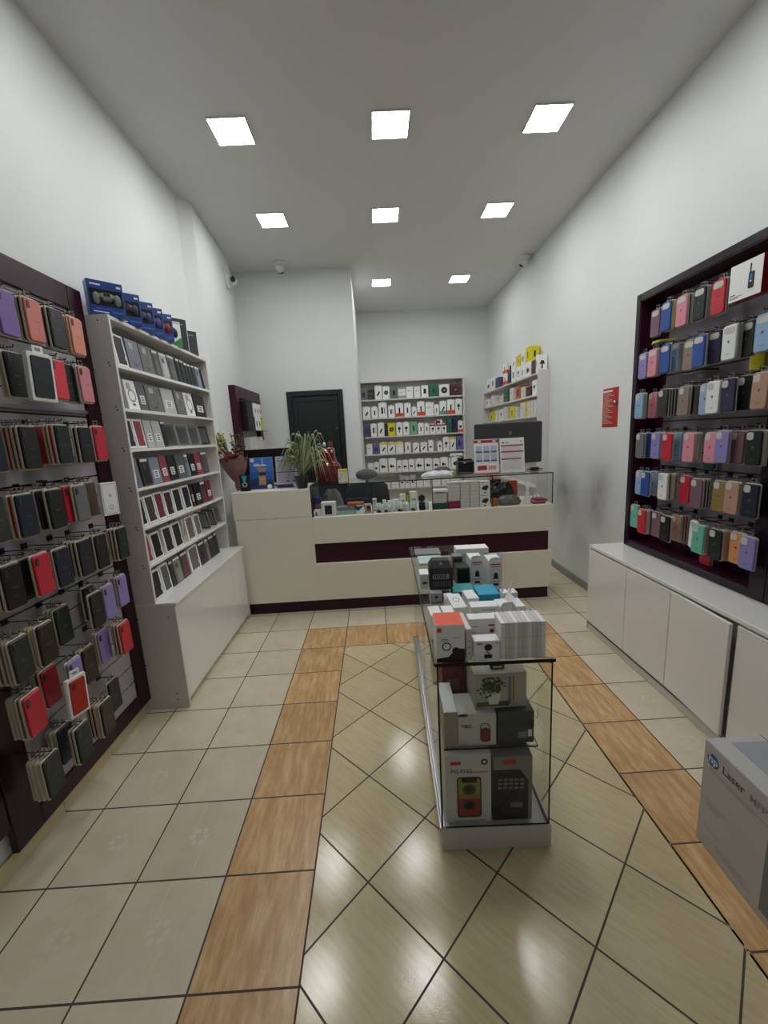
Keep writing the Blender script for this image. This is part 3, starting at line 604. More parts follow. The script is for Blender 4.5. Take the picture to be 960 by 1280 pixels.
def wallet_case(kind, col, loc, rot, w, h, d, label):
    t = thing('packaged_phone_case', label, 'phone case', loc, group='packaged phone cases on the white shelf unit', rot=rot)
    mb = MB(); m = dull(col)
    if kind in ('frame',):
        mb.box(-w/2, w/2, 0, d, 0, h, CARTON, .0012); mb.build('carton', t)
        mb = MB(); mb.slab(-w*.36, w*.36, h*.07, h*.93, -.002, 0, .003, m, .0006); mb.build('book_cover', t)
        mb = MB(); mb.slab(w*.27, w*.44, h*.2, h*.36, -.004, -.001, .006, CLASP, .0008); mb.build('clasp', t)
    elif kind == 'ring':
        mb.box(-w/2, w/2, 0, d, 0, h, CARTON if col == 'white' else mat('pack_' + col, tuple(x*.6 + .08 for x in dull(col).node_tree.nodes['Principled BSDF'].inputs['Base Color'].default_value[:3]) + (1,), .25), .0012); mb.build('carton', t)
        mb = MB(); mb.annulus(0, h*.47, w*.26, w*.33, -.0012, RNG); mb.slab(-w*.3, w*.02, h*.68, h*.9, -.002, 0, .008, mat('camera_cutout_pale', '#a9a9a4', .35), .0004); mb.rect(-w*.1, w*.12, h*.12, h*.2, -.0012, DGREY); mb.build('printed_ring', t)
    elif kind == 'label':
        mb.box(-w/2, w/2, 0, d, 0, h, m, .0012); mb.build('carton', t)
        mb = MB(); mb.rect(-w*.3, w*.25, h*.22, h*.52, -.0012, LBL)
        for q in range(3): mb.rect(-w*.2, w*.12, h*(.26 + q*.08), h*(.30 + q*.08), -.0018, BLACK)
        mb.build('label', t)
    elif kind == 'side':
        mb.box(-w/2, w/2, 0, .10, 0, h, CARTON2, .0012); mb.rect(-w*.2, w*.2, h*.3, h*.7, -.0008, MGREY); mb.build('carton', t)
    else:
        mb.box(-w/2, w/2, 0, d, 0, h, mat('pack_' + col, tuple(x*.6 + .08 for x in dull(col).node_tree.nodes['Principled BSDF'].inputs['Base Color'].default_value[:3]) + (1,), .25), .0012); mb.build('carton', t)
        mb = MB(); mb.slab(-w*.36, w*.36, h*.06, h*.84, -.003, 0, .006, m, .001); mb.slab(-w*.28, 0, h*.6, h*.78, -.0042, -.003, .004, DGREY, .0004); mb.build('shell', t)
        mb = MB(); mb.rect(-w*.45, w*.45, h*.88, h*.97, -.0012, LBL); mb.build('header_strip', t)
    return t
for si, (zs, its) in enumerate(SHELF_ROWS):
    nx = len(its); prev = Y0 + .022
    for i, (k, c, a, b) in enumerate(its):
        a = max(a, prev + .0015); b = max(b, a + .010); b = min(b, Y1 - .02)
        w = b - a; h = .168 if si else .17
        if si == 6: h = .178
        if k == 'lean': w = max(w, .05)
        if w < .009: continue
        lean = -.11; depth = .018
        rot = (lean, 0, PI/2); x = -1.358
        kd = k
        lab = '%s %s phone case, %s from the burgundy panel, %s shelf, white shelf unit' % (c, {'frame':'white-framed wallet', 'ring':'ring-printed', 'label':'labelled', 'side':'edge-on boxed', 'clear':'bagged', 'lean':'leaning bagged'}[k], ORD[i+1], ('top','second','third','fourth','fifth','sixth','lowest')[si])
        if k == 'side': rot = (0, 0, PI/2); x = -1.362
        if k == 'lean':   # tipped sideways towards the far end, seen edge-on
            b = min(b, 3.558); tl = thing('packaged_phone_case', lab, 'phone case', (-1.36, b - .018, zs + .002), group='packaged phone cases on the white shelf unit', rot=(0, -.33, PI/2))
            mb = MB(); mb.box(0, .013, .0, .095, .004, .158, CLR if c == 'grey' else mat('pack_' + c, tuple(x*.6 + .08 for x in dull(c).node_tree.nodes['Principled BSDF'].inputs['Base Color'].default_value[:3]) + (1,), .25), .002); mb.build('carton', tl)
            mb = MB(); mb.box(.003, .010, -.0012, 0, .03, .15, CLR); mb.box(-.0008, 0, .012, .083, .02, .14, MGREY); mb.build('printed_strip', tl)
            tl.rotation_euler = (0, -.36, PI/2); prev = b - .01
            continue
        wallet_case(kd, c, (x, (a+b)/2, zs + .0025), rot, w - .002, h + R.uniform(-.006, .004), depth, lab)
        prev = b
# boxes on top of the shelf unit, each turned towards the entrance
BLU = mat('box_blue', '#123a86', .35, coat=.3); BLU2 = mat('box_blue_pale', '#2d69b8', .35)
def controller_box(loc, label, pad, rz):
    t = thing('game_controller_box', label, 'box', loc, rz, 'blue game controller boxes on the shelf unit')
    mb = MB(); mb.box(0, .165, 0, .058, 0, .175, BLU, .002); mb.build('carton', t)
    mb = MB(); mb.rect(.008, .157, .052, .132, -.0008, mat('window_dark', '#14161a', .2, coat=.5)); mb.build('window', t)
    mb = MB()
    mb.ell((.083, -.004, .095), (.045, .006, .022), pad, 14, 8); mb.ell((.035, -.004, .085), (.018, .007, .03), pad, 12, 8); mb.ell((.131, -.004, .085), (.018, .007, .03), pad, 12, 8)
    for q in (.055, .111): mb.disc(q, .082, .009, -.0115, BLACK, 12)
    mb.rect(.068, .098, .098, .113, -.0108, BLACK); mb.build('controller_picture', t)
    mb = MB(); mb.rect(.015, .062, .15, .157, -.0008, PAPER); mb.rect(.135, .155, .148, .158, -.0008, PAPER); mb.rect(.03, .1, .034, .039, -.0008, BLU2); mb.rect(.015, .085, .018, .023, -.0008, PAPER); mb.rect(.1, .155, .02, .03, -.0008, BLU2); mb.build('printed_text', t)
    return t
PADS = [('grey camouflage', mat('pad_camo', '#6d746c', .5, noise=.9, nscale=90.)), ('black', mat('pad_black', '#2b2c2e', .4)), ('dark blue', mat('pad_blue', '#26325c', .4)), ('blue-violet', mat('pad_violet', '#3a3f8c', .4)), ('red', mat('pad_red', '#8c1c22', .4))]
for k, (nm, pm) in enumerate(PADS):
    controller_box((-1.418, 2.30 + [0, .165, .31, .425, .55][k], 2.2905), 'blue game controller box showing a %s pad on the shelf unit' % nm, pm, PI/4 + .02)
t = thing('game_controller_box', 'white and green game controller box beside the blue ones', 'box', (-1.42, 3.00, 2.2905), PI/4)
mb = MB(); mb.box(0, .15, 0, .055, 0, .165, CARTON, .002); mb.build('carton', t)
mb = MB(); mb.ell((.075, -.003, .10), (.045, .005, .03), BLACK, 14); mb.ell((.04, -.003, .085), (.017, .006, .03), BLACK); mb.ell((.11, -.003, .085), (.017, .006, .03), BLACK); mb.build('controller_picture', t)
mb = MB(); mb.poly([(.06, -.0008, .002), (.148, -.0008, .002), (.148, -.0008, .06)], mat('print_green', '#2f8a3c', .5)); mb.rect(.01, .148, .15, .163, -.0008, mat('pale_grey_print', '#c2c4c3', .5)); mb.build('printed_band', t)
for k, (y, h, w) in enumerate(((3.20, .235, .13), (3.42, .20, .11))):
    t = thing('gadget_box', ('tall black-fronted white box on the far end of the shelf unit', 'smaller black-fronted white box at the very end of the shelf unit')[k], 'box', (-1.43, y, 2.2905), PI/4 + .1)
    mb = MB(); mb.box(0, w, 0, .07, 0, h, CARTON, .002); mb.build('carton', t)
    mb = MB(); mb.slab(.004, w-.004, .004, h-.004, -.0015, 0, .003, mat('front_black', '#26282b', .2, coat=.6), .0004); mb.rect(.015, w-.03, h*.8, h*.84, -.0022, MGREY); mb.build('front_picture', t)

# ------------------------------------------------------------------ service counter
CX0, CXG, CX1, CY = -1.287, -.588, 1.60, 3.62
ct = thing('service_counter', 'long cream service counter with a burgundy stripe and plinth', 'counter')
mb = MB(); mb.box(CX0, CXG, CY, 4.16, .915, 1.165, CREAM, .003); mb.build('raised_end', ct)
mb = MB(); mb.box(CX0+.01, CXG, CY, 4.14, .115, .912, CREAM, .002); mb.build('front_panel', ct)
mb = MB(); mb.box(CXG, CX1, CY, 4.14, .658, .905, CREAM, .003); mb.build('upper_panel', ct)
mb = MB(); mb.box(CXG, CX1, CY, 4.14, .115, .468, CREAM, .003); mb.build('lower_panel', ct)
mb = MB(); mb.box(CXG, CX1-.025, CY+.03, 4.13, .468, .658, BURG2); mb.build('stripe', ct)
mb = MB(); mb.box(CX0+.04, CX1-.02, CY+.035, 4.13, 0, .115, BURG2); mb.build('plinth', ct)
# glass showcase on the counter
gs = thing('glass_showcase', 'glass showcase along the counter top with green-edged panes', 'showcase')
zt = 1.195; yb = 4.12
XS = [CXG+.004, -.04, .505, 1.05, CX1-.004]
for a, b in zip(XS[:-1], XS[1:]):
    mb = MB(); mb.box(a+.002, b-.002, CY+.006, CY+.012, .906, zt-.006, GLASS); mb.build('front_pane', gs)
    mb = MB(); mb.box(a+.001, b-.001, CY+.004, yb, zt-.006, zt, GLASS); mb.build('top_pane', gs)
mb = MB()
for x in XS: mb.box(x-.003, x+.003, CY+.004, CY+.013, .906, zt-.006, GEDGE)
mb.box(XS[0], XS[-1], CY+.0015, CY+.004, zt-.009, zt, GEDGE); mb.build('glass_edge', gs)
mb = MB(); mb.box(XS[-1]-.004, XS[-1]+.002, CY+.013, yb, .906, zt-.006, GLASS); mb.build('side_pane', gs)
mb = MB(); mb.box(XS[0], XS[0]+.006, CY+.013, yb, .906, zt-.006, BLACK); mb.build('end_board', gs)
ZC = .9065

# generic carton helper for goods: decorations are (kind, x0, x1, z0, z1, material) on the front face
def goods(name, label, cat, loc, rz, w, d, h, m, deco=(), group=None, c=.0012, part='printed_picture', rot=None, top=None, ch=True):
    t = thing(name, label, cat, loc, rz, group, rot)
    mb = MB(); mb.box(0, w, 0, d, 0, h, m, c)
    if top: mb.quad((.001, .001, h+.0007), (w-.001, .001, h+.0007), (w-.001, d-.001, h+.0007), (.001, d-.001, h+.0007), top)
    mb.build('carton', t)
    if deco:
        mb = MB(); dec(mb, deco, w, h); mb.build(part, t)
    return t
def dec(mb, deco, w, h, y0=-.0008):
    for i, q in enumerate(deco):
        y = y0 - .00035*i; k = q[0]
        if k == 'r': mb.rect(q[1]*w, q[2]*w, q[3]*h, q[4]*h, y, q[5])
        elif k == 'o': mb.disc(q[1]*w, q[2]*h, q[3]*w, y, q[4], 18, q[3]*w*(q[5] if len(q) > 5 else 1))
        elif k == 'a': mb.annulus(q[1]*w, q[2]*h, q[3]*w, q[4]*w, y, q[5])
        elif k == 's': mb.slab(q[1]*w, q[2]*w, q[3]*h, q[4]*h, y-.0006, y, q[6] if len(q) > 6 else .004, q[5], .0002)
        elif k == 'p': mb.poly([(a*w, y, b*h) for a, b in q[1]], q[2])
        elif k == 't': mb.text(q[1], q[2], q[3]*w, q[4]*h, y, q[5])

# printed sheets on the counter
PUR = mat('print_purple', '#3f2a7d', .5); SKY = mat('print_sky', '#2b62b4', .5); SAND = mat('print_sand', '#a98e6a', .5); INK = mat('print_ink', '#5a5a68', .6); SEA = mat('print_sea', '#173a63', .5)
def sheet(name, label, loc, rz, w, h, base, deco, tilt=-.12, group=None, stand=True):
    t = thing(name, label, 'notice', loc, group=group, rot=(0, 0, rz))
    mb = MB(); mb.box(0, w, 0, .002, .002, h, base); dec(mb, deco, w, h, -.0006); mb.build('printed_sheet', t, (0, .012, .004), (tilt, 0, 0))
    mb = MB(); mb.box(-.004, w+.004, .0025, .005, 0.001, h+.004, mat('acrylic_grey', '#8f9596', .2, coat=.5)); mb.build('back_plate', t, (0, .012, .004), (tilt, 0, 0)); mb = MB(); mb.box(-.004, w+.004, .005, .07, 0, .003, MATS['acrylic_grey']); mb.build('foot_plate', t) 
    return t
sheet('advert_sheet', 'blue poster sheet with a castle tower picture and purple foot on the counter', (-1.158, 3.80, 1.1665), .0, .21, .287, SKY,
    [('r', 0, 1, .55, 1, mat('print_sky_light', '#3f78c6', .5)), ('r', 0, 1, .1, .28, SEA), ('p', ((0, .28), (.3, .34), (.5, .27), (.8, .31), (1, .26), (1, .2), (0, .2)), mat('print_hill', '#30465c', .5)), ('p', ((.36, .12), (.68, .12), (.66, .6), (.74, .68), (.24, .68), (.38, .6)), SAND), ('r', .38, .68, .42, .54, mat('print_plum', '#4b2a52', .5)), ('r', .4, .66, .27, .33, mat('print_gold', '#c4a04c', .5)), ('r', .02, .98, .005, .1, PUR), ('r', .18, .72, .73, .775, PAPER), ('r', .18, .42, .79, .81, PAPER), ('r', .55, .575, .78, .985, PAPER), ('o', .12, .92, .09, PAPER), ('o', .82, .06, .11, PAPER, .9)], group='notice sheets on the counter')
sheet('price_list_sheet', 'white text sheet with purple rules and foot by the spider plant', (-.918, 3.80, 1.1665), -.02, .21, .287, mat('sheet_lilac', '#cfcbe0', .5),
    [('r', .03, .97, .86, .88, PUR), ('r', .03, .97, .48, .51, PUR), ('r', .0, 1, .0, .1, PUR), ('o', .82, .06, .1, PAPER, .9)] + [('r', .06, .9 - .1*(k % 3), .92 - .035*k, .928 - .035*k, INK) for k in range(2, 23) if abs(.92 - .035*k - .49) > .03 and .92-.035*k > .12] + [('o', .5, .2, .05, INK), ('o', .78, .2, .05, INK), ('r', .06, .2, .93, .96, INK)], group='notice sheets on the counter')
RD = mat('print_brick_red', '#a8323a', .5)
sheet('price_list_sheet', 'white sheet with a grid of red and blue offer boxes on the showcase', (.912, 3.70, zt+.0005), -.0, .225, .315, PAPER,
    [('r', .0, 1, .9, .985, RD), ('r', 0, 1, 0, .035, RD), ('r', .12, .5, .12, .25, RD), ('r', .56, .88, .13, .24, mat('print_pinkish', '#d99aa0', .5))] + [('r', .08 + .3*i, .32 + .3*i, .67 - .25*j, .82 - .25*j, mat('print_pale_blue', '#b9c0d6', .5)) for i in range(3) for j in range(2)] + [('r', .08 + .3*i, .32 + .3*i, .62 - .25*j, .66 - .25*j, mat('print_mid_blue', '#5a6494', .5)) for i in range(3) for j in range(2)] + [('r', .15 + .3*i, .28 + .3*i, .92, .96, PAPER) for i in range(0, 3, 2)], group='notice sheets on the counter')
sheet('price_list_sheet', 'white sheet with three red rules in a grey acrylic stand on the showcase', (1.152, 3.70, zt+.0005), .03, .225, .315, PAPER,
    [('r', .04, .96, .77, .81, RD), ('r', .04, .96, .59, .63, RD), ('r', .04, .86, .385, .42, RD), ('r', .08, .16, .86, .9, DGREY), ('r', .18, .36, .875, .89, INK), ('o', .88, .9, .03, RD)] + [('r', .06, .9 - .07*(k % 2), .74 - .03*k, .747 - .03*k, mat('print_line', '#a7a3a8', .6)) for k in range(0, 22) if all(abs(.743 - .03*k - q) > .03 for q in (.61, .40))], group='notice sheets on the counter')

# black gift box with a blue ribbon ring
goods('gift_box', 'small black box with a blue bow and white ring beside the bouquet', 'box', (-1.222, 3.705, 1.1655), .05, .082, .05, .145, BLACK, [('p', ((.2, .95), (.8, .95), (.62, .62), (.38, .62)), mat('bow_blue', '#2aa6c4', .4)), ('a', .5, .42, .17, .27, mat('ring_pale', '#c3c6c4', .3))], part='printed_bow')
# black monitor behind the sheets
t = thing('monitor', 'black computer monitor seen from behind on the raised counter end', 'monitor', (-.935, 4.05, 1.1655), .03)
mb = MB(); mb.slab(-.385, .355, .035, .365, -.02, .02, .012, BLACK, .004); mb.build('screen_housing', t)
mb = MB(); mb.box(-.03, .03, -.03, -.02, .01, .16, BLACK, .003); mb.slab(-.11, .11, 0, .008, -.07, .07, .003, BLACK, .001); mb.build('stand', t)
# bouquet leaning by the shelf unit
t = thing('bouquet', 'dried bouquet in pinkish brown paper leaning at the counter end', 'bouquet', (-1.262, 3.80, 1.169), rot=(0, -.08, 0))
WRAP = mat('wrap_paper', '#8a6660', .7, noise=.2, nscale=25.)
mb = MB(); rg = []
for z, r in ((0, .028), (.05, .036), (.075, .03), (.12, .06), (.2, .10), (.28, .125), (.305, .13)):
    rg.append([((r + .010*math.sin(k*2.6)*(z/.3))*math.cos(2*PI*k/20), .75*(r + .010*math.sin(k*2.6)*(z/.3))*math.sin(2*PI*k/20), z + (.03*math.sin(k*1.9) if z > .25 else 0)) for k in range(20)])
mb.rings(rg, WRAP, False, True); mb.build('paper_wrap', t)
def blob_part(name, cen, n, sp, sz, ms):
    mb = MB()
    for k in range(n):
        p = [cen[i] + R.gauss(0, sp[i]) for i in range(3)]; s = sz*R.uniform(.6, 1.2); m = R.choice(ms)
        mb.ell(p, (s, s, s*.8), m, 6, 8)
        mb.tube([(cen[0]*.3, 0, .25), ((p[0]+cen[0]*.3)*.5, p[1]*.5, (p[2]+.25)*.5), p], .0018, mat('stem_green', '#5c5a30', .6), 4)
    mb.build(name, t)
blob_part('yellow_blossom', (-.085, -.01, .46), 44, (.026, .02, .038), .013, [mat('flower_yellow', '#c9c02c', .6), mat('flower_pale', '#b8b48c', .6)])
blob_part('red_blossom', (.015, -.04, .325), 30, (.05, .03, .028), .020, [mat('flower_dark_red', '#4d0f16', .6), mat('flower_red', '#6d1a20', .6)])
blob_part('dried_blossom', (.075, .01, .44), 46, (.032, .02, .045), .011, [mat('flower_brown', '#4a4230', .7), mat('flower_olive', '#5d5a3a', .7), mat('flower_pinkish', '#7b6660', .7)])

# spider plant in a dark pot
t = thing('potted_plant', 'spider plant with arching green and white leaves in a dark pot', 'plant', (-.667, 3.715, 1.1655))
mb = MB(); mb.lathe([(.045, 0), (.062, .1), (.068, .105), (.066, .112), (.055, .112)], mat('pot_black', '#17181a', .4)); mb.build('pot', t)
LG = mat('leaf_green', '#4f6a2f', .5); LP = mat('leaf_pale', '#b3b88c', .5); LD = mat('leaf_dark', '#33491f', .5)
mb = MB()
for k in range(170):
    a = R.uniform(0, 2*PI); rch = R.uniform(.10, .34); pk = R.uniform(.12, .25) if R.random() < .8 else R.uniform(.25, .40); n = 9; w = R.uniform(.006, .0105)
    if R.random() < .3: a = PI + R.uniform(-.7, .7)
    if math.cos(a) > 0: rch *= .8
    dirv = Vector((math.cos(a), math.sin(a)*.18, 0)); sd = Vector((-math.sin(a), math.cos(a), 0)) if abs(math.cos(a)) < .8 else Vector((0, .5, .87))
    mm = R.choice((LG, LG, LD, LP)); pts = []; end = R.uniform(.02, .22) if rch > .16 else R.uniform(.2, .4)
    for i in range(n+1):
        s_ = i/n; zz = .115 + (pk + .02)*math.sin(min(1, s_*1.7)*PI/2) - (0 if s_ < .45 else ((s_-.45)/.55)**1.6*(.115 + pk - end*.8))
        q = dirv*(rch*s_**.85) + Vector((.075*min(1, s_*2.5), 0, max(zz, .04)))
        ww = w*(1 - .95*max(0, s_-.4)/.6)
        pts.append((q - sd*ww, q - sd*ww*.4 + Vector((0, 0, -.001)), q + sd*ww*.4 + Vector((0, 0, -.001)), q + sd*ww))
    for i in range(n):
        for j, m_ in enumerate((LP, mm, LP) if k % 2 else (mm, LP if k % 3 else LG, mm)): mb.quad(tuple(pts[i][j]), tuple(pts[i][j+1]), tuple(pts[i+1][j+1]), tuple(pts[i+1][j]), m_)
mb.build('foliage', t)
# dark red glass vase
t = thing('vase', 'dark red glass vase with square shoulders behind the spider plant', 'vase', (-.45, 4.005, zt+.0005))
RG = mat('dark_red_glass', '#5c0c10', .08, coat=.6)
mb = MB()
def sq(r, z, p=4.): return [(r*math.copysign(abs(math.cos(2*PI*k/24))**(2/p), math.cos(2*PI*k/24)), .7*r*math.copysign(abs(math.sin(2*PI*k/24))**(2/p), math.sin(2*PI*k/24)), z) for k in range(24)]
mb.rings([sq(.112, 0), sq(.12, .02), sq(.12, .13), sq(.108, .155), sq(.085, .175), sq(.072, .24), sq(.07, .31), sq(.062, .31), sq(.058, .2)], RG, True, True); mb.build('body', t)
mb = MB(); mb.box(.015, .055, -.014, .014, .321, .372, mat('terracotta', '#7a4030', .6), .004); mb.ell((-.022, -.01, .345), (.016, .014, .022), PAPER); mb.build('stopper', t)
# yellow topped carton
goods('ink_box', 'pale carton with a yellow lid and stripe beside the red vase', 'box', (-.335, 3.715, zt+.0005), .05, .085, .05, .12, CARTON2, [('r', .74, .9, 0, .9, mat('print_yellow', '#d9cf27', .5)), ('p', ((.1, .2), (.4, .7), (.44, .66), (.16, .16)), PL), ('r', 0, 1, .88, 1, MATS['print_yellow'])], top=MATS['print_yellow'])

# receipt printer
t = thing('receipt_printer', 'black receipt printer on the showcase beside the red price sheet', 'printer', (.79, 3.86, zt+.0005), -.05)
mb = MB(); mb.box(0, .15, 0, .15, 0, .125, BLACK, .008); mb.box(.012, .138, -.002, 0, .012, .018, MGREY); mb.box(.05, .07, -.002, 0, .104, .112, PAPER); mb.build('housing', t)
mb = MB(); mb.box(.006, .144, .03, .14, .125, .139, BLACKG, .006); mb.build('lid', t)
mb = MB(); mb.ell((.03, .05, .148), (.035, .03, .012), BLACK); mb.build('knob', t)
# big grey monitor
t = thing('monitor', 'large grey all-in-one monitor turned away, at the far end of the showcase', 'monitor', (1.30, 3.97, zt+.0005), -.03)
GM = mat('monitor_back_grey', '#4b4b4d', .35, metal=.3)
mb = MB(); mb.slab(-.325, .325, .07, .46, -.012, .012, .016, GM, .006); mb.build('screen_housing', t)
mb = MB(); mb.disc(.02, .36, .017, -.0132, mat('logo_pale', '#77787a', .3), 16, .02); mb.build('logo', t)
mb = MB(); mb.box(-.06, .06, -.02, -.012, .0, .26, GM, .002); mb.slab(-.10, .10, 0, .006, -.06, .09, .002, GM, .001); mb.build('stand', t)
t = thing('cable_tangle', 'black cables and adapter at the foot of the grey monitor', 'cable', (1.50, 3.86, zt+.0005))
mb = MB(); mb.tube([(-.05, 0, .006), (0, .03, .012), (.05, -.02, .03), (.08, .03, .01), (.02, .05, .007), (.12, .06, .006)], .005, BLACK); mb.box(-.02, .05, -.03, .02, .0, .03, BLACK, .004); mb.build('cable', t)
# crumpled clear bags
PLB = mat('plastic_bag_pale', '#cdd4d3', .15, coat=.6); PLG = mat('plastic_bag_grey', '#6f6c66', .3, coat=.4)
def bag(name, label, loc, s, m, seed, rz=0., cat='bag', group=None, dark=None):
    r = random.Random(seed); t = thing(name, label, cat, loc, rz, group)
    mb = MB(); rg = []
    ph = [r.uniform(0, 6.3) for _ in range(6)]
    for i, (rr, z) in enumerate(((.75, 0), (1, .12), (1.02, .4), (.85, .72), (.5, .93), (.12, 1))):
        rg.append([(s[0]*rr*(1 + .16*math.sin(3*a + ph[0] + i) + .1*math.sin(7*a + ph[1] - i))*math.cos(a), s[1]*rr*(1 + .14*math.sin(4*a + ph[2] + i*.7))*math.sin(a), s[2]*max(0, z + (.12*math.sin(5*a + ph[3] + i) if 0 < i < 5 else 0))) for a in [2*PI*k/18 for k in range(18)]])
    mb.rings(rg, m, True, False); mb.build('bag_film', t)
    if dark:
        mb = MB(); mb.box(-s[0]*.62, s[0]*.5, -s[1]*1.02, -s[1]*.8, s[2]*.02, s[2]*.3, dark, .003); mb.build('header_card', t)
    return t
bag('plastic_bag', 'crumpled clear plastic bags on the showcase beside the receipt printer', (.60, 3.83, zt+.0005), (.14, .1, .05), PLB, 5)
bag('paper_slip', 'dark reddish papers behind the clear bags on the showcase', (.66, 4.0, zt+.0005), (.09, .06, .07), mat('dark_paper', '#4a3a38', .6), 8, cat='papers')

# contents of the showcase
def gc(label, x, w, h, d, m, deco=(), z=0., y=3.665, name='accessory_box', **k):
    return goods(name, label, 'box', (x, y, ZC + z), 0, w, d, h, m, deco, 'boxes inside the counter showcase', **k)
gc('white carton with a black device picture inside the counter showcase', -.505, .13, .122, .09, CARTON, [('s', .24, .74, .1, .78, mat('picture_black', '#17191f', .3)), ('r', .45, .52, .1, .5, DGREY)], y=3.66)
gc('small white carton with a dark figure at the raised counter end', -.575, .064, .055, .07, CARTON, [('p', ((.2, .1), (.5, .1), (.45, .7), (.3, .7)), DGREY)], y=3.66)
gc('brown cardboard carton behind the small white carton', -.575, .075, .10, .10, mat('cardboard', '#7a6238', .7), y=3.75)
gc('blue small carton on top of the brown cardboard', -.572, .055, .055, .06, mat('box_cobalt', '#1f2d86', .5), z=.1005, y=3.76)
bag('plastic_bag', 'grey crumpled plastic sack behind the black device carton', (-.43, 3.97, ZC), (.10, .075, .20), PLG, 3)
gc('pale teal flat carton on the showcase floor', -.36, .165, .035, .12, mat('box_pale_teal', '#8fb3ae', .5), y=3.68)
gc('grey flat carton stacked on the teal flat one', -.365, .155, .03, .11, MGREY, z=.0355, y=3.69)
gc('blue and white small carton beside the teal flat carton', -.19, .07, .072, .05, CARTON, [('p', ((0, .5), (0, 1), (1, 1), (.3, .4)), mat('print_blue', '#14507f', .5))], y=3.67)
gc('grey small carton with a red picture', -.114, .062, .082, .06, mat('box_grey', '#a3a5a2', .5), [('r', .3, .9, .2, .5, RED), ('r', .35, .85, .55, .8, BLACK)], y=3.67)
for k in range(4): gc('white slim carton, %s from the bottom, stacked by the pane joint' % ORD[k+1], -.045 - .0, .045, .028, .06, CARTON2, [('r', .2, .8, .3, .6, PL)], z=.0287*k, y=3.75)
gc('orange-brown patterned flat carton at the rear of the showcase', -.27, .15, .03, .1, mat('box_rust', '#a5532f', .5, noise=.3), z=.067, y=3.70)
gc('black flat carton at the rear of the showcase', -.29, .2, .09, .1, BLACK, y=3.98, z=.0)
for k, (x, s, dk) in enumerate(((.02, .052, True), (.085, .045, True), (.145, .05, False), (.215, .06, True), (.275, .036, False), (.335, .05, True), (.455, .035, False))):
    bag('cable_bag', 'pale bagged cable, %s from the middle pane joint towards the green cartons' % ORD[k+1], (x, 3.70, ZC), (s*.62, .035, .085), PLB, 20 + k, cat='cable', group='bagged cables on the showcase floor', dark=BLACK if dk else None)
t = thing('headphone_pack', 'black rounded headphone pack among the bagged cables', 'pack', (.385, 3.69, ZC))
mb = MB(); mb.slab(0, .055, 0, .075, -.02, .02, .01, BLACK, .003); mb.build('pack', t); mb = MB(); mb.lathe([(.03, -.006), (.034, 0), (.03, .006)], BLACK, 16); mb.build('ear_ring', t, (.028, 0, .11), (PI/2, 0, 0))
for k, (x, w, h) in enumerate(((.06, .035, .06), (.11, .04, .05), (.16, .06, .06), (.235, .055, .11), (.33, .075, .13))):
    gc('white upright carton, %s of those at the back of the open showcase bay' % ORD[k+1], x, w, h, .05, CARTON2, [('r', .2, .8, .3, .5, PL)], y=4.0, z=0)
gc('lime and black upright carton at the back of the open showcase bay', .294, .03, .12, .05, BLACK, [('r', .1, .9, .35, .9, mat('print_lime', '#9aa51f', .5))], y=3.99)
GRN = mat('box_green', '#0b4a35', .45); MGN = mat('box_magenta', '#8c1646', .45)
for k in range(2): gc('dark green flat carton, %s from the bottom, in the pane joint column' % ORD[k+1], .515, .125, .028, .1, GRN, z=.0287*k)
for k in range(3): gc('white flat carton, %s above the dark green ones' % ORD[k+1], .517, .12, .027, .1, CARTON2, [('r', .05, .95, .45, .5, PL)], z=.058 + .0277*k)
gc('flat white carton lying on the white and green column', .52, .13, .03, .1, CARTON, [('r', .1, .9, .1, .3, DGREY)], z=.150)
for k in range(2): gc('magenta flat carton, %s from the bottom, beside the green column' % ORD[k+1], .655, .105, .034, .1, MGN, z=.0345*k)
for k in range(5): gc('white flat carton, %s above the magenta ones' % ORD[k+1], .655, .105, .034, .1, CARTON2, [('r', .03, .97, .46, .5, PL)], z=.0697 + .0345*k)
for j, x in enumerate((.768, .856)):
    for k in range(7): gc('white flat phone carton, %s from the bottom, %s white column' % (ORD[k+1], ('first', 'second')[j]), x, .082, .034, .1, CARTON2, [('r', .03, .97, .46, .5, PL)], z=.0345*k)
for k in range(2): gc('white carton with a dark plug picture, %s, beside the wide glass joint' % ('upper' if k else 'lower'), .944, .094, .118, .09, CARTON, [('p', ((.15, .38), (.6, .25), (.85, .5), (.75, .68), (.3, .6)), BLACK), ('r', .1, .5, .85, .9, PL), ('o', .5, .1, .09, DGREY)], z=.1187*k)
bag('fabric_pouch', 'black cloth pouch heap in the end bay of the showcase', (1.20, 3.86, ZC), (.13, .10, .19), BLACK, 41, cat='pouch')
bag('plastic_bag', 'grey plastic bags lying before the black pouch in the end bay', (1.22, 3.70, ZC), (.11, .045, .09), PLG, 42)
gc('small orange carton low beside the wide glass joint', 1.055, .05, .07, .04, mat('box_orange', '#b5661f', .5), y=3.66)
gc('orange printed pack high in the end bay', 1.30, .08, .19, .05, mat('box_flame', '#d2511d', .5, noise=.4, nscale=60.), y=3.93)
gc('magenta printed pack at the rear of the end bay', 1.09, .16, .2, .04, mat('box_plum', '#6d2646', .5, noise=.4, nscale=50.), y=4.03)
t = thing('display_stand', 'small white plastic display stand in the end bay', 'stand', (1.40, 3.72, ZC)); mb = MB(); mb.lathe([(.035, 0), (.03, .02), (.012, .12), (.02, .2), (.016, .2), (.008, .12)], PAPER); mb.build('stand', t)
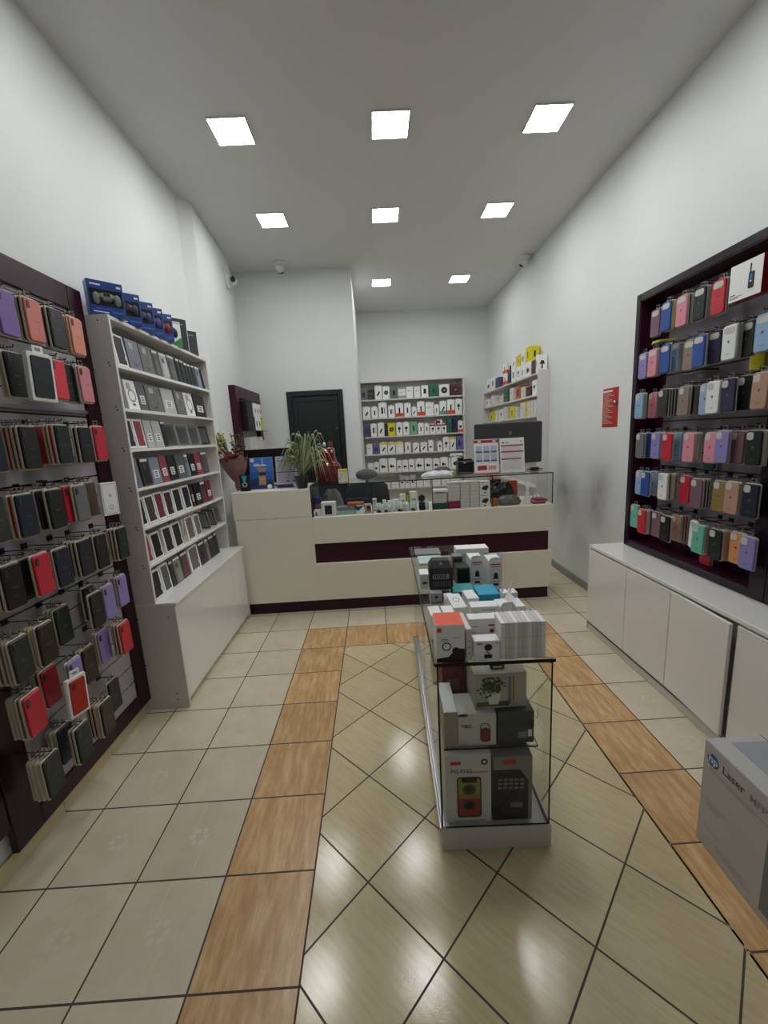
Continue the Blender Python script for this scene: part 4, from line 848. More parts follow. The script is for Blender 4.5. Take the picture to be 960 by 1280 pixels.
for k in range(3): gc('%s red and pink leaflet lying at the glass end' % ('lower', 'middle', 'upper')[k], 1.44 + .012*k, .11, .012, .12, mat(('leaf_red', 'leaf_pink', 'leaf_red2')[k], ('#8f2a35', '#c78a86', '#7a1f2a')[k], .5), z=.0125*k, y=3.66 + .01*k, name='leaflet')
bag('plastic_bag', 'clear crumpled bag at the glass end of the showcase', (1.535, 3.85, ZC), (.035, .05, .06), PLB, 44)

# office chair behind the counter
t = thing('office_chair', 'black mesh office chair with grey headrest behind the counter', 'chair', (-.12, 4.55, 0), .12)
mb = MB()
for k in range(5):
    a = 2*PI*k/5; mb.tube([(0, 0, .09), (.16*math.cos(a), .16*math.sin(a), .085), (.29*math.cos(a), .29*math.sin(a), .065)], [.025, .02, .014], BLACK); mb.ell((.29*math.cos(a), .29*math.sin(a), .03), (.028, .028, .03), BLACK)
mb.build('star_base', t)
mb = MB(); mb.lathe([(.028, .08), (.028, .3), (.02, .3), (.02, .44)], CHROME, 14); mb.build('gas_column', t)
mb = MB(); mb.ell((0, 0, .48), (.25, .24, .05), BLACK, 20); mb.build('seat', t)
mb = MB(); MESHM = mat('chair_mesh', '#202428', .7, noise=.3, nscale=120.)
mb.rings([[(wd*math.cos(a), .0 - .22 + .045*math.sin(a) - .05*((z-.6)**2), z) for a in [2*PI*k/20 for k in range(20)]] for z, wd in ((.56, .2), (.62, .225), (.8, .24), (.98, .235), (1.08, .22), (1.11, .18))], MESHM, True, True); mb.build('backrest', t)
mb = MB(); mb.tube([(0, -.25, 1.08), (0, -.26, 1.2)], .016, BLACK); mb.ell((0, -.24, 1.205), (.115, .04, .06), mat('headrest_grey', '#5a5c5c', .8), 18); mb.build('headrest', t)
for s_ in (-1, 1):
    mb = MB(); mb.tube([(s_*.22, 0, .47), (s_*.28, 0, .5), (s_*.28, 0, .66)], .014, BLACK); mb.box(s_*.28-.03, s_*.28+.03, -.12, .12, .66, .685, BLACK, .008); mb.build('armrest', t)

# small burgundy wall shelf near the doorway
ws = thing('wall_display', 'small burgundy wall display with glass shelves near the dark door', 'wall display')
PX = -1.385; PA = math.atan2(.09, 1.19)
mb = MB(); mb.box(-1.505, PX, 4.39, 4.50, 1.32, 2.19, BURG2, .003); mb.box(-1.505, PX, 5.20, 5.32, 1.32, 2.19, BURG2, .003); mb.box(-1.505, PX, 4.50, 5.20, 2.07, 2.19, BURG2, .003); mb.box(-1.505, PX, 4.50, 5.20, 1.32, 1.40, BURG2, .003); mb.build('surround', ws)
mb = MB(); mb.box(-1.50, -1.44, 4.50, 5.20, 1.40, 2.07, SLAT); mb.build('backing', ws)
for zz in (1.725, 1.455):
    mb = MB(); mb.box(-1.44, -1.30, 4.505, 5.195, zz, zz+.006, GLASS); mb.box(-1.30, -1.296, 4.505, 5.195, zz, zz+.006, GEDGE); mb.build('glass_shelf', ws)
def wb(label, y, w, z, h, m, deco=()):
    return goods('accessory_box', label, 'box', (-1.325, y, z), PI/2, w, .10, h, m, deco, 'boxes on the small wall display')
for k in range(3): wb('black box, %s from the entrance side, upper tier, burgundy wall display' % ORD[k+1], 4.515 + .075*k, .07, 1.888, .15, BLACK)
for k in range(3): wb('black box, %s from the entrance side, lower tier, burgundy wall display' % ORD[k+1], 4.515 + .09*k, .085, 1.7315, .155, BLACK)
for k in range(3): wb('white box with dark motif, %s past the black ones, upper tier, wall display' % ORD[k+1], 4.79 + .1*k, .09, 1.888, .15, CARTON, [('o', .5, .45, .2, DGREY, 1.6)])
for k in range(2): wb('white box with dark motif, %s past the black ones, lower tier, wall display' % ORD[k+1], 4.79 + .12*k, .11, 1.7315, .155, CARTON, [('o', .5, .5, .2, DGREY, 1.6)])
wb('lime-yellow box at the doorway end of the wall display', 5.05, .09, 1.7315, .14, mat('box_lime', '#c9d235', .5))
for k in range(5): wb('pale box, %s on the bottom glass of the wall display' % ORD[k+1], 4.53 + .13*k, .11, 1.4615, (.19, .2, .17, .2, .16)[k], CARTON2)

# red notice on the long wall
t = thing('notice_sign', 'small red printed notice taped on the bare white wall', 'notice', (XR-.001, 3.60, 1.565), -PI/2)
mb = MB(); mb.box(0, .225, -.002, 0, 0, .32, mat('notice_red', '#b2261c', .5))
dec(mb, [('r', .08, .4 + .12*(k % 4), .9 - .035*k, .912 - .035*k, mat('notice_text', '#d9b2a6', .6)) for k in range(24)] + [('r', .08, .7, .90, .94, PAPER), ('o', .88, .62, .1, DGREY), ('o', .85, .64, .05, PAPER)], .225, .32, -.0026); mb.build('printed_sheet', t)

# ------------------------------------------------------------------ stock on the far shelf unit
BK0, BK1, BY = -.205, 1.57, 7.0
bs = thing('shelf_unit', 'white shelf unit of small cartons against the far wall', 'shelf unit')
ZB = [2.195, 1.893, 1.588, 1.293, .985, .70]
for x in (BK0, BK1-.035): mb = MB(); mb.box(x, x+.035, BY, YB-.001, .02, 2.49, WHITE2, .002); mb.build('side_panel', bs)
mb = MB(); mb.box(BK0+.035, BK1-.035, BY, YB-.001, 2.465, 2.489, WHITE2, .001); mb.build('top_board', bs)
mb = MB(); mb.box(BK0+.035, BK1-.035, YB-.01, YB-.001, .02, 2.465, WHITE2); mb.build('back_panel', bs)
for z in ZB + [.35]: mb = MB(); mb.box(BK0+.035, BK1-.035, BY+.002, YB-.01, z-.022, z, WHITE2, .001); mb.build('shelf', bs)
mb = MB(); mb.box(BK0+.035, BK1-.035, BY+.01, YB-.012, .02, .1, WHITE2); mb.build('plinth', bs)
NB = mat('motif_black', '#15171a', .4)
MO = {'tilt': [('p', ((.25, .3), (.4, .22), (.75, .52), (.62, .62)), NB)], 'bar': [('r', .4, .6, .28, .68, NB)], 'bar2': [('r', .32, .55, .28, .7, NB), ('r', .68, .76, .3, .66, NB)],
 'tee': [('r', .42, .56, .22, .5, NB), ('p', ((.22, .48), (.78, .48), (.6, .68), (.4, .68)), NB)], 'duo': [('o', .36, .42, .16, NB, 1.3), ('o', .62, .4, .12, NB, 1.1)], 'sq': [('r', .3, .7, .3, .72, NB)], 'none': [('r', .2, .7, .6, .64, PL)],
 'blk': [('r', .15, .85, .55, .62, MGREY), ('r', .15, .6, .2, .26, MGREY)], 'mesh': [('o', .5, .5, .3, NB), ('o', .5, .5, .12, MGREY)]}
BOX = {'w': CARTON, 'g': mat('box_grey_far', '#6b7175', .5), 'k': mat('box_black_far', '#1b1e22', .4), 'G': mat('box_green_far', '#1d6b4f', .5), 'G2': mat('box_green_pale', '#7fb08c', .5), 'p': mat('box_purple', '#514a74', .5), 'y': mat('box_yellow', '#dccf1a', .5), 'n': mat('box_navy', '#222c4c', .5), 'm': mat('box_maroon', '#5a3230', .5), 'r': mat('box_red_far', '#a51f35', .5), 'P': mat('box_violet', '#6a63a8', .5), 'o': mat('box_orange_far', '#c9642c', .5)}
ORG = mat('band_orange', '#dd4b22', .5); TEALB = mat('band_teal', '#5aa192', .5); YEL = BOX['y']
NAMES = {'w':'white','g':'grey','k':'black','G':'dark-green','G2':'pale-green','p':'purple','y':'yellow','n':'navy','m':'maroon','r':'red','P':'violet','o':'orange'}
MNAM = {'tilt':'slanted','bar':'upright','bar2':'double','tee':'T-shaped','duo':'earbud','sq':'square','none':'plain','blk':'lettered','mesh':'round'}
FAR = [
 [(130,180,70,'g','sq',0),(183,231,72,'k','blk',0),(236,290,98,'w','tilt',0),(293,346,90,'w','mesh',0),(352,402,80,'g','sq',0),(407,463,66,'w','none','G2'),(467,518,78,'w','none',0),(522,570,76,'w','none',0),(578,630,82,'w','sq',0),(637,703,84,'G','bar',0),(708,785,82,'w','mesh',0),(792,868,82,'m','mesh',0)],
 [(140,197,82,'w','tilt',0),(203,252,80,'w','bar',0),(256,320,107,'w','bar2',0),(328,377,82,'w','bar2',0),(383,440,97,'w','bar','o'),(446,496,94,'w','bar',0),(501,540,64,'w','tilt',0),(544,598,102,'w','bar','o'),(604,664,92,'w','none',0),(668,706,72,'w','bar',0),(710,760,97,'w','tilt','t'),(764,821,104,'w','bar','o'),(825,876,106,'w','tee',0)],
 [(145,187,86,'p','mesh',0),(192,237,94,'w','bar2',0),(243,293,98,'w','tilt',0),(297,316,90,'k','blk',0),(320,375,94,'y','mesh',0),(380,429,92,'w','tee',0),(432,481,94,'w','tee',0),(485,538,98,'G2','bar',0),(543,587,80,'w','bar',0),(591,628,74,'w','bar',0),(632,675,66,'w','tee','rt'),(677,716,66,'w','tee','rt'),(718,757,66,'w','tee','rt'),(761,799,108,'G','bar',0),(802,840,108,'n','bar2',0),(843,879,82,'w','mesh','o')],
 [(153,197,76,'w','none',0),(201,247,72,'P','mesh',0),(251,309,82,'w','tilt','yt'),(312,366,80,'w','tilt','yt'),(370,430,80,'w','none','yt'),(440,485,72,'w','bar',0),(500,547,66,'w','tilt',0),(558,606,66,'w','tilt',0),(618,656,80,'w','duo',0),(685,722,66,'w','tee',0),(727,775,98,'w','tee',0),(779,825,96,'w','tilt','yt'),(829,880,100,'P','bar2',0)],
 [(156,196,68,'w','none',0),(200,240,74,'w','duo',0),(243,304,98,'w','duo',0),(309,369,98,'w','duo',0),(374,413,78,'w','duo',0),(416,460,78,'w','duo',0),(463,508,82,'w','duo',0),(513,578,84,'w','duo',0),(584,643,82,'w','duo',0),(648,699,78,'w','duo',0),(703,762,84,'w','duo',0),(765,784,76,'w','none',0),(787,862,84,'w','duo',0)],
 [(180,218,58,'w','none',0),(222,262,60,'w','none',0),(270,318,50,'w','none',0),(325,383,46,'w','none',0),(390,428,88,'w','duo',0),(431,466,86,'w','duo',0),(470,512,92,'w','duo',0),(518,566,50,'w','none',0),(572,622,62,'w','none',0),(630,700,55,'w','none',0),(708,770,50,'w','none',0),(780,850,52,'w','none',0)],
]
RN2 = ('top', 'second', 'third', 'fourth', 'fifth', 'lowest filled')
for si, row in enumerate(FAR):
    for i, (a, b, h, c, mo, ex) in enumerate(row):
        x0 = (a - 205)/441. + .002; w = (b - a)/441. - .004; hh = min(h/441., .26)
        mb = MB(); mb.box(0, w, 0, .07, 0, hh, BOX[c], .001); dec(mb, MO[mo], w, hh)
        if ex in ('o', 't', 'G2'): mb.rect(.001, w-.001, .004, hh*.28, -.0024, {'o': ORG, 't': TEALB, 'G2': BOX['G2']}[ex])
        if ex in ('rt', 'yt'): mb.rect(.001, w-.001, hh*.84, hh-.001, -.0024, BOX['r'] if ex == 'rt' else YEL)
        if c == 'w' and si in (1, 2, 3, 4): mb.box(w*.3, w*.7, .03, .034, hh, hh+.014, BOX[c])
        o = mb.build('retail_carton', None, (x0, BY + .012 + R.uniform(0, .01), ZB[si] + .0005))
        tag(o, '%s carton with %s motif, %s from the door block, %s shelf, far wall' % (NAMES[c], MNAM[mo], ORD[i+1], RN2[si]), 'box', 'small cartons on the far wall shelves')
mb = MB(); mb.box(0, .215, 0, .07, 0, .05, CARTON, .001); dec(mb, [('o', .2, .12, .05, NB, .6), ('o', .5, .12, .05, NB, .6), ('o', .8, .12, .05, NB, .6)], .215, .05)
o = mb.build('retail_carton', None, (1.305, BY+.02, ZB[4] + .206)); tag(o, 'long flat white carton lying on the fifth-shelf cartons, far wall', 'box', 'small cartons on the far wall shelves')
mb = MB(); mb.box(0, .11, 0, .06, 0, .075, CARTON, .001); dec(mb, [('o', .5, .5, .22, NB), ('r', 0, .3, .0, 1, BOX['r'])], .11, .075)
o = mb.build('retail_carton', None, (1.07, BY+.02, ZB[2] + .1512)); tag(o, 'red and white carton lying on the red-topped ones, third shelf, far wall', 'box', 'small cartons on the far wall shelves')

# ------------------------------------------------------------------ corner shelf unit on the long wall
cs = thing('shelf_unit', 'white shelf unit of hanging gadget packs beside the far wall corner', 'shelf unit')
CXF = 1.875
mb = MB(); mb.box(CXF, XR-.001, 4.70, 4.722, .02, 2.225, WHITE2, .002); mb.build('side_panel', cs)
mb = MB(); mb.box(XR-.006, XR-.001, 4.722, 6.96, .02, 2.2, WHITE2); mb.build('back_panel', cs)
for z in (2.2, 1.965, 1.73, 1.49, 1.25, .9, .5): mb = MB(); mb.box(CXF, XR-.006, 4.722, 6.97, z-.018, z, WHITE2, .001); mb.build('shelf', cs)
mb = MB(); mb.box(CXF, XR-.006, 6.97, 6.985, .02, 2.2, WHITE2, .001); mb.build('side_panel', cs)
CB = {'black':BOX['k'],'white-black':CARTON,'indigo':BOX['p'],'white-red':CARTON,'navy':BOX['n'],'brown':BOX['m'],'maroon':BOX['m'],'white':CARTON2,'dark-green':BOX['G'],'orange':BOX['o'],'yellow':BOX['y'],'red':BOX['r'],'rose':mat('box_rose','#9b5a66',.5)}
def gadget(c, h, y0, y1, z, label, k):
    w = CXF + .118 - (CXF + .006); d = y1 - y0
    mb = MB(); mb.box(0, w, 0, d, 0, h, CB[c], .001)
    mo = {'white-black': [('tee', 'bar2', 'duo', 'tilt')[k % 4]], 'white-red': ['bar'], 'black': ['blk'], 'white': ['none']}.get(c, ['mesh' if k % 2 else 'bar'])[0]
    dec(mb, MO[mo], w, h)
    if c == 'white-red': mb.rect(.002, w-.002, h*.04, h*.34, -.0024, ORG)
    T = mb.T; mb.T = Matrix.Translation((0, d, 0)) @ Matrix.Rotation(-PI/2, 4, 'Z')
    dec(mb, MO[mo], d, h)
    if c == 'white-red': mb.rect(.002, d-.002, h*.04, h*.34, -.0024, ORG)
    mb.T = T
    o = mb.build('gadget_pack', None, (CXF + .006, y0, z)); tag(o, label, 'box', 'gadget packs on the corner shelves')
    return o
for si, (z, its) in enumerate(CORNER_ROWS):
    its = [q for q in its if q[3] < 6.96]; n = len(its); last = 4.726
    for i, (c, h10, a, b) in enumerate(its[::-1]):
        a = max(a, last + .002); b = max(min(b - .01, a + .16), a + .04); last = b
        if b > 6.955: continue
        h = h10/100.
        gadget(c, h, a, b, z + .0005, '%s gadget pack, %s from the clerk end, %s shelf, corner unit' % (c, ORD[i+1], ('top', 'second', 'third', 'fourth')[si]), i)
# the second tier on its top
for k, (y0, y1, z, h, c) in enumerate(((4.96, 5.10, .1605, .17, 'yellow'), (5.15, 5.25, .1605, .14, 'white-black'), (5.29, 5.40, .1605, .14, 'yellow'), (5.46, 5.60, .1705, .13, 'white-black'), (5.82, 5.97, .1505, .14, 'white-red'))):
    gadget(c, h, y0, y1, 2.2005 + z, '%s gadget pack, %s in the upper tier atop the corner unit' % (c, ORD[k+1]), k)

# ------------------------------------------------------------------ glass display case in the middle
PH = -math.radians(1.75)
gd = thing('glass_display_case', 'long low glass display case in the middle of the floor with goods on top', 'display case', (.178, 1.312, 0), PH)
CW, CD, CZ = .415, 1.53, .795
mb = MB(); mb.box(0, CW+.005, 0, CD, 0, .098, mat('case_base_white', '#c9c5bd', .4), .002); mb.build('base', gd)
mb = MB(); mb.box(.001, .016, .002, CD-.002, .0985, .108, ALU, .002); mb.box(-.008, -.0005, .0, CD, .082, .104, ALU, .002); mb.build('sliding_rail', gd)
mb = MB(); mb.box(.004, CW-.004, .006, .012, .10, CZ-.008, GLASS); mb.build('front_pane', gd)
mb = MB(); mb.box(CW-.010, CW-.004, .013, CD-.01, .10, CZ-.008, GLASS); mb.build('side_pane', gd)
mb = MB(); mb.box(.004, CW-.004, CD-.009, CD-.003, .10, CZ-.008, GLASS); mb.build('rear_pane', gd)
for k, (a, b, x) in enumerate(((.02, .80, .006), (.72, CD-.02, .013))): mb = MB(); mb.box(x, x+.005, a, b, .109, CZ-.012, GLASS); mb.build('sliding_pane', gd)
mb = MB(); mb.box(-.006, CW+.002, -.004, CD, CZ-.007, CZ, GLASS); mb.build('top_pane', gd)
mb = MB()
mb.box(-.006, CW+.002, -.0065, -.004, CZ-.012, CZ, GEDGE); mb.box(-.011, -.006, -.004, CD, CZ-.009, CZ, GEDGE)
mb.box(.000, .006, .003, .012, .10, CZ-.008, GEDGE); mb.box(CW-.006, CW-.003, .004, .012, .10, CZ-.008, GEDGE); mb.box(.004, CW-.004, .004, .0055, .099, .104, GEDGE); mb.box(CW-.012, CW-.003, .012, CD, .0985, .104, GEDGE)
mb.build('glass_edge', gd)
mb = MB(); mb.box(.022, CW-.035, .05, .62, .400, .406, GLASS); mb.box(.022, CW-.035, .0485, .05, .400, .406, GEDGE); mb.box(CW-.035, CW-.034, .05, .62, .400, .406, GEDGE); mb.build('glass_shelf', gd)
mb = MB(); mb.box(.022, CW-.035, .75, 1.48, .400, .406, GLASS); mb.box(.022, CW-.035, .7485, .75, .400, .406, GEDGE); mb.build('glass_shelf', gd)
mb = MB(); mb.box(CW-.016, CW-.004, -.0005, .003, CZ-.02, CZ-.009, BLACK, .001); mb.box(CW-.034, CW-.022, -.0005, .003, CZ-.016, CZ-.009, BLACK, .001); mb.build('clip', gd)
mb = MB(); mb.tube([(CW-.002, .16, .47), (CW+.004, .16, .465), (CW+.004, .16, .44), (CW-.002, .16, .435)], .002, CHROME); mb.build('handle', gd)
CP, SP = math.cos(PH), math.sin(PH)
def cl(x, y, z): return (.178 + x*CP - y*SP, 1.312 + x*SP + y*CP, z)
def on_case(label, x, y, w, d, h, m, deco=(), z=CZ+.0006, rz=0., name='accessory_box', **k):
    return goods(name, label, 'box', cl(x, y, z), PH + rz, w, d, h, m, deco, **k)
GT = 'cartons on the glass display case'
OR = mat('carton_orange', '#ee5527', .45)
on_case('white carton with an orange top and a ring light picture, front corner of the case', .002, .006, .1, .105, .138, CARTON,
    [('a', .36, .42, .12, .16, NB), ('p', ((0, 0), (1, 0), (1, .34), (.75, .36), (.6, .28), (.42, .14), (0, .1)), BLACK), ('o', .68, .30, .13, mat('print_dark', '#22201f', .6)), ('s', .04, .2, .82, .93, ORG), ('r', .18, .4, .62, .64, PL), ('r', .56, .86, .66, .68, mat('print_rose', '#cfa39a', .6)), ('r', .15, .45, .585, .6, PL)], top=OR, group=GT)
on_case('narrow white carton wedged beside the orange-topped one', .108, .01, .02, .14, .118, mat('carton_pinkish', '#ddd3cc', .5), [('r', .3, .7, .2, .24, PL), ('r', .3, .7, .4, .44, PL), ('r', .3, .7, .6, .64, PL)], rz=.05, group=GT)
on_case('small white carton with two black discs, front of the glass case', .134, .0, .088, .05, .076, CARTON, [('o', .55, .68, .16, BLACK, .9), ('s', .38, .7, .14, .34, BLACK, .004), ('p', ((.5, .52), (.62, .4), (.56, .36), (.44, .48)), MGREY), ('r', .1, .32, .84, .9, RED), ('r', .84, .92, .86, .9, DGREY)], group=GT)
on_case('white carton with a black ring picture behind the two-disc carton', .132, .085, .1, .05, .118, CARTON, [('a', .58, .36, .1, .14, DGREY), ('r', .1, .35, .74, .76, PL), ('r', .72, .94, .76, .81, RED), ('o', .84, .6, .08, RED), ('o', .84, .6, .035, BLACK), ('r', .08, .3, .55, .57, PL)], group=GT)
for k in range(10):
    on_case('thin white carton, %s of ten upright beside the two-disc carton' % ORD[k+1], .2275 + .0157*k, .004 + R.uniform(0, .003), .0150, .092, .137, CARTON2 if k % 3 else CARTON, [('r', .1, .9, .30, .305, PL), ('r', .1, .9, .6, .605, PL)], group='thin white cartons in a tight row')
for k in range(9):
    t = thing('cable_pack', 'slim hanging white pack, %s in the row behind the thin cartons' % ORD[k+1], 'pack', cl(.236 + .0165*k, .106, CZ+.0006), PH, 'slim packs behind the thin cartons')
    mb = MB(); mb.box(0, .012, 0, .06, 0, .105, CARTON, .001); mb.build('carton', t)
    mb = MB(); mb.box(.004, .006, .01, .014, .105, .128, TRAYR); mb.box(.004, .006, .03, .034, .105, .128, TRAYR); mb.box(.004, .006, .014, .03, .12, .128, TRAYR); mb.build('hang_tab', t)
on_case('white carton with printed top, outermost of the pair behind the orange top', .002, .17, .046, .09, .1, CARTON, [('r', .2, .8, .4, .44, PL)], rz=.06, group=GT)
on_case('white carton with printed top, inner one of the pair behind the orange top', .054, .17, .046, .09, .1, CARTON, [('r', .2, .8, .4, .44, PL)], rz=.06, group=GT)
t = on_case('long white carton with a ring on its lid, behind the printed pair', .103, .255, .058, .15, .09, CARTON, [('r', .2, .8, .4, .44, PL)], rz=.06, group=GT)
mb = MB(); mb.add([(.029 + r*math.cos(2*PI*k/20), .08 + 1.6*r*math.sin(2*PI*k/20), .0912) for r in (.012, .0145) for k in range(20)], [(k, (k+1) % 20, 20 + (k+1) % 20, 20 + k) for k in range(20)], MGREY); mb.build('printed_ring', t)
on_case('white carton with a yellow round sticker, middle of the case top', .182, .285, .115, .06, .075, CARTON, [('o', .16, .58, .1, mat('sticker_yellow', '#c9c31e', .5)), ('r', .4, .9, .8, .84, PL)], group=GT)
on_case('white carton with a grey card picture on its lid behind the sticker carton', .182, .365, .052, .1, .08, CARTON, [('r', .2, .8, .3, .7, PL)], rz=.08, group=GT)
t = on_case('small white open-flap carton beside the sticker carton', .305, .29, .05, .08, .07, CARTON, [('r', .2, .8, .3, .34, PL)], rz=.1, group=GT)
mb = MB(); mb.poly([(0, 0, .07), (.05, 0, .07), (.045, -.02, .095), (.005, -.02, .095)], CARTON); mb.poly([(.05, 0, .07), (.05, .08, .07), (.065, .075, .1), (.065, .005, .1)], CARTON); mb.build('flap', t)
on_case('white low carton with a grey label, on the wall side of the flap carton', .365, .27, .04, .09, .075, CARTON, [('r', .2, .8, .3, .7, PL)], rz=.05, group=GT)
on_case('teal flat carton, outer one of the two coloured lids', .14, .47, .1, .11, .07, cm('teal'), (), group=GT)
on_case('bright aqua-blue flat carton beside the teal one', .245, .43, .097, .125, .068, cm('aqua-blue'), (), group=GT)
on_case('grey-white carton with a black dot below the black gadget box', .034, .50, .056, .08, .058, mat('carton_grey', '#b5b7b8', .5), [('o', .5, .65, .12, BLACK), ('r', .1, .9, .1, .3, mat('print_bluegrey', '#6f7c96', .5))], group=GT)
on_case('small white carton between the black-dot and ring-lid cartons', .094, .42, .04, .07, .06, CARTON, [('r', .2, .8, .3, .5, PL)], group=GT)
t = on_case('big black gadget carton with white lettering, tilted on smaller boxes', .036, .545, .112, .10, .105, BLACK, [('r', .15, .85, .5, .72, mat('print_silver', '#8f9092', .5))] + [('r', .2 + .08*k, .25 + .08*k, .54, .69, BLACK) for k in range(7)] + [('r', .12, .9, .14, .38, mat('print_dim', '#4c4d4f', .5))] + [('r', .2 + .11*k, .24 + .11*k, .16, .36, BLACK) for k in range(6)], z=CZ + .0596, rz=-.05, group=GT)
mb = MB(); mb.T = Matrix.Identity(4); mb.rings([[(0, 0, .1052), (.112, 0, .1052), (.112, .10, .1052), (0, .10, .1052)], [(.018, .03, .135), (.094, .03, .135), (.094, .085, .135), (.018, .085, .135)]], BLACK); mb.quad((.05, .012, .1195), (.062, .012, .1195), (.062, .02, .1275), (.056, .02, .1275), PL); mb.build('sloping_lid', t)
goods('accessory_box', 'low white carton carrying the big black gadget carton', 'box', cl(.048, .592, CZ+.0006), PH, .09, .05, .0585, CARTON2, [('r', .2, .8, .3, .5, PL)], GT)
on_case('white carton at the outer edge beside the big black one', .002, .70, .048, .09, .082, CARTON, [('r', .25, .75, .35, .5, DGREY), ('r', .45, .55, .15, .2, PL)], group=GT)
on_case('lime packet lying behind the outer-edge white carton', .052, .71, .03, .06, .09, mat('packet_lime', '#9db12c', .5), (), group=GT)
on_case('black cube carton beside the tall speaker cartons', .195, .70, .062, .1, .108, BLACK, [('r', .1, .9, .92, .98, DGREY)], group=GT)
on_case('dark grey cylinder-printed carton behind the black cube', .19, .815, .055, .06, .135, MGREY, [('r', .1, .9, .5, .9, DGREY)], group=GT)
for k, (x, y) in enumerate(((.264, .70), (.348, .655))):
    t = goods('speaker_box', ('tall white speaker carton with red lettering, next to the black cube', 'tall white speaker carton with red lettering, on the wall side')[k], 'box', cl(x, y, CZ+.0006), PH, .068, .115, .15, CARTON, [('r', .12, .85, .86, .9, RED), ('r', .2, .8, .79, .82, mat('print_redpale', '#c98a86', .5)), ('o', .5, .5, .16, DGREY, 1.4), ('p', ((.3, .38), (.7, .38), (.6, .52), (.4, .52)), BLACK), ('r', .3, .7, .14, .22, BLACK), ('r', .2, .8, .28, .3, PL)], GT)
    mb = MB(); mb.poly([(0, 0, .15), (.068, 0, .15), (.06, -.002, .166), (.034, -.003, .171), (.008, -.002, .166)], CARTON); mb.poly([(.068, .005, .15), (.068, .11, .15), (.074, .1, .168), (.074, .02, .168)], mat('flap_grey', '#8b9296', .4)); mb.build('flap', t)
for k in range(2):
    on_case('white carton with pale blue side, %s of the pair at the counter end' % ('outer' if not k else 'inner'), .225 + .092*k, .90, .09, .085, .15, CARTON, [('r', .04, .96, .1, .8, mat('print_icy', '#b9c7cc', .5)), ('r', .06, .14, .3, .6, DGREY)], group=GT)
for k in range(2):
    t = thing('cable_pack', 'small white pack with a hang tab, %s one at the wall edge of the case' % ('inner' if not k else 'outer'), 'pack', cl(.345 + .036*k, .395, CZ+.0006), PH + .05, GT)
    mb = MB(); mb.box(0, .030, 0, .05, 0, .085, CARTON, .001); mb.build('carton', t)
    mb = MB(); mb.box(.001, .008, .02, .022, .085, .128, CARTON); mb.build('hang_tab', t)
goods('papers_tray', 'pale flat carton lying flat at the counter end of the case', 'box', cl(.03, 1.10, CZ+.0006), PH, .15, .16, .012, mat('flat_pale', '#b9cbc6', .4), ())
goods('papers_tray', 'grey flat tray at the last corner of the case', 'box', cl(.02, 1.30, CZ+.0006), PH, .17, .14, .01, MGREY, ())

# goods inside the case
ZI = .0988
G2 = 'cartons inside the glass display case'
LIMG = mat('speaker_lime', '#8d9a3a', .5); SPR = mat('speaker_red', '#a33a35', .5); SPO = mat('speaker_orange', '#a3743a', .5)
t = goods('speaker_box', 'cream party speaker carton with a lime to red speaker picture', 'box', cl(.024, .025, ZI), PH, .172, .17, .30, CARTON2, (), G2)
mb = MB(); dec(mb, [('s', .24, .78, .08, .68, BLACK, .012), ('s', .27, .75, .1, .40, SPR, .01), ('s', .27, .75, .36, .48, SPO, .004), ('s', .27, .75, .44, .66, LIMG, .008), ('s', .34, .68, .6, .665, BLACK, .005), ('o', .51, .50, .15, DGREY, .95), ('o', .51, .27, .15, DGREY, .95), ('o', .51, .50, .09, BLACK), ('o', .51, .27, .09, BLACK)], .172, .30); mb.build('speaker_picture', t)
mb = MB(); mb.text('PG-0162', .023, .018, .222, -.0012, DGREY); mb.build('model_text', t); mb = MB(); mb.rect(.018, .058, .258, .272, -.0012, RED); mb.disc(.146, .268, .013, -.0012, BLACK); mb.disc(.146, .268, .006, -.0016, CARTON); mb.rect(.1, .16, .222, .226, -.0012, mat('print_rose2', '#b98a80', .5)); mb.rect(.03, .15, .008, .011, -.0012, PL); mb.build('printed_text', t)
t = goods('speaker_box', 'dark party speaker carton with lettered black front, beside the cream one', 'box', cl(.204, .03, ZI), PH, .15, .17, .28, mat('carton_dim_grey', '#8b887f', .5), (), G2)
mb = MB(); dec(mb, [('p', ((.0, .0), (.9, .0), (.9, .62), (.68, .80), (.0, .80)), mat('print_night', '#15181c', .35)), ('r', .25, .58, .88, .95, RED), ('r', .45, .75, .2, .28, MGREY)] + [('r', .12 + .14*(k % 5), .22 + .14*(k % 5), .5 + .07*(k//5), .535 + .07*(k//5), MGREY if (k*7) % 3 else PL) for k in range(15)] + [('o', .12 + .13*k, .03, .02, RED if k < 3 else PL) for k in range(6)], .15, .28); mb.build('speaker_picture', t)
goods('panel_lid', 'white board lying at the rear of the case floor', 'board', cl(.22, .24, ZI), PH, .15, .4, .012, CARTON, ())
ZS_ = .4068
goods('accessory_box', 'plain beige carton at the rail end of the inner shelf', 'box', cl(.026, .055, ZS_), PH, .052, .19, .15, mat('carton_beige', '#a89f93', .5), (), G2, top=CARTON)
t = goods('speaker_box', 'white carton with a small red round speaker picture and T&G lettering', 'box', cl(.08, .06, ZS_), PH, .145, .13, .135, CARTON2, (), G2)
mb = MB(); dec(mb, [('a', .71, .56, .115, .14, DGREY), ('s', .58, .85, .12, .56, mat('speaker_brick', '#7c231f', .5), .012), ('r', .05, .28, .06, .07, PL), ('r', .05, .2, .13, .14, PL), ('o', .14, .98, .13, mat('print_navy', '#232a44', .5), .35)], .145, .135); mb.build('speaker_picture', t)
mb = MB(); mb.text('T&G', .02, .012, .078, -.0012, DGREY); mb.build('printed_text', t)
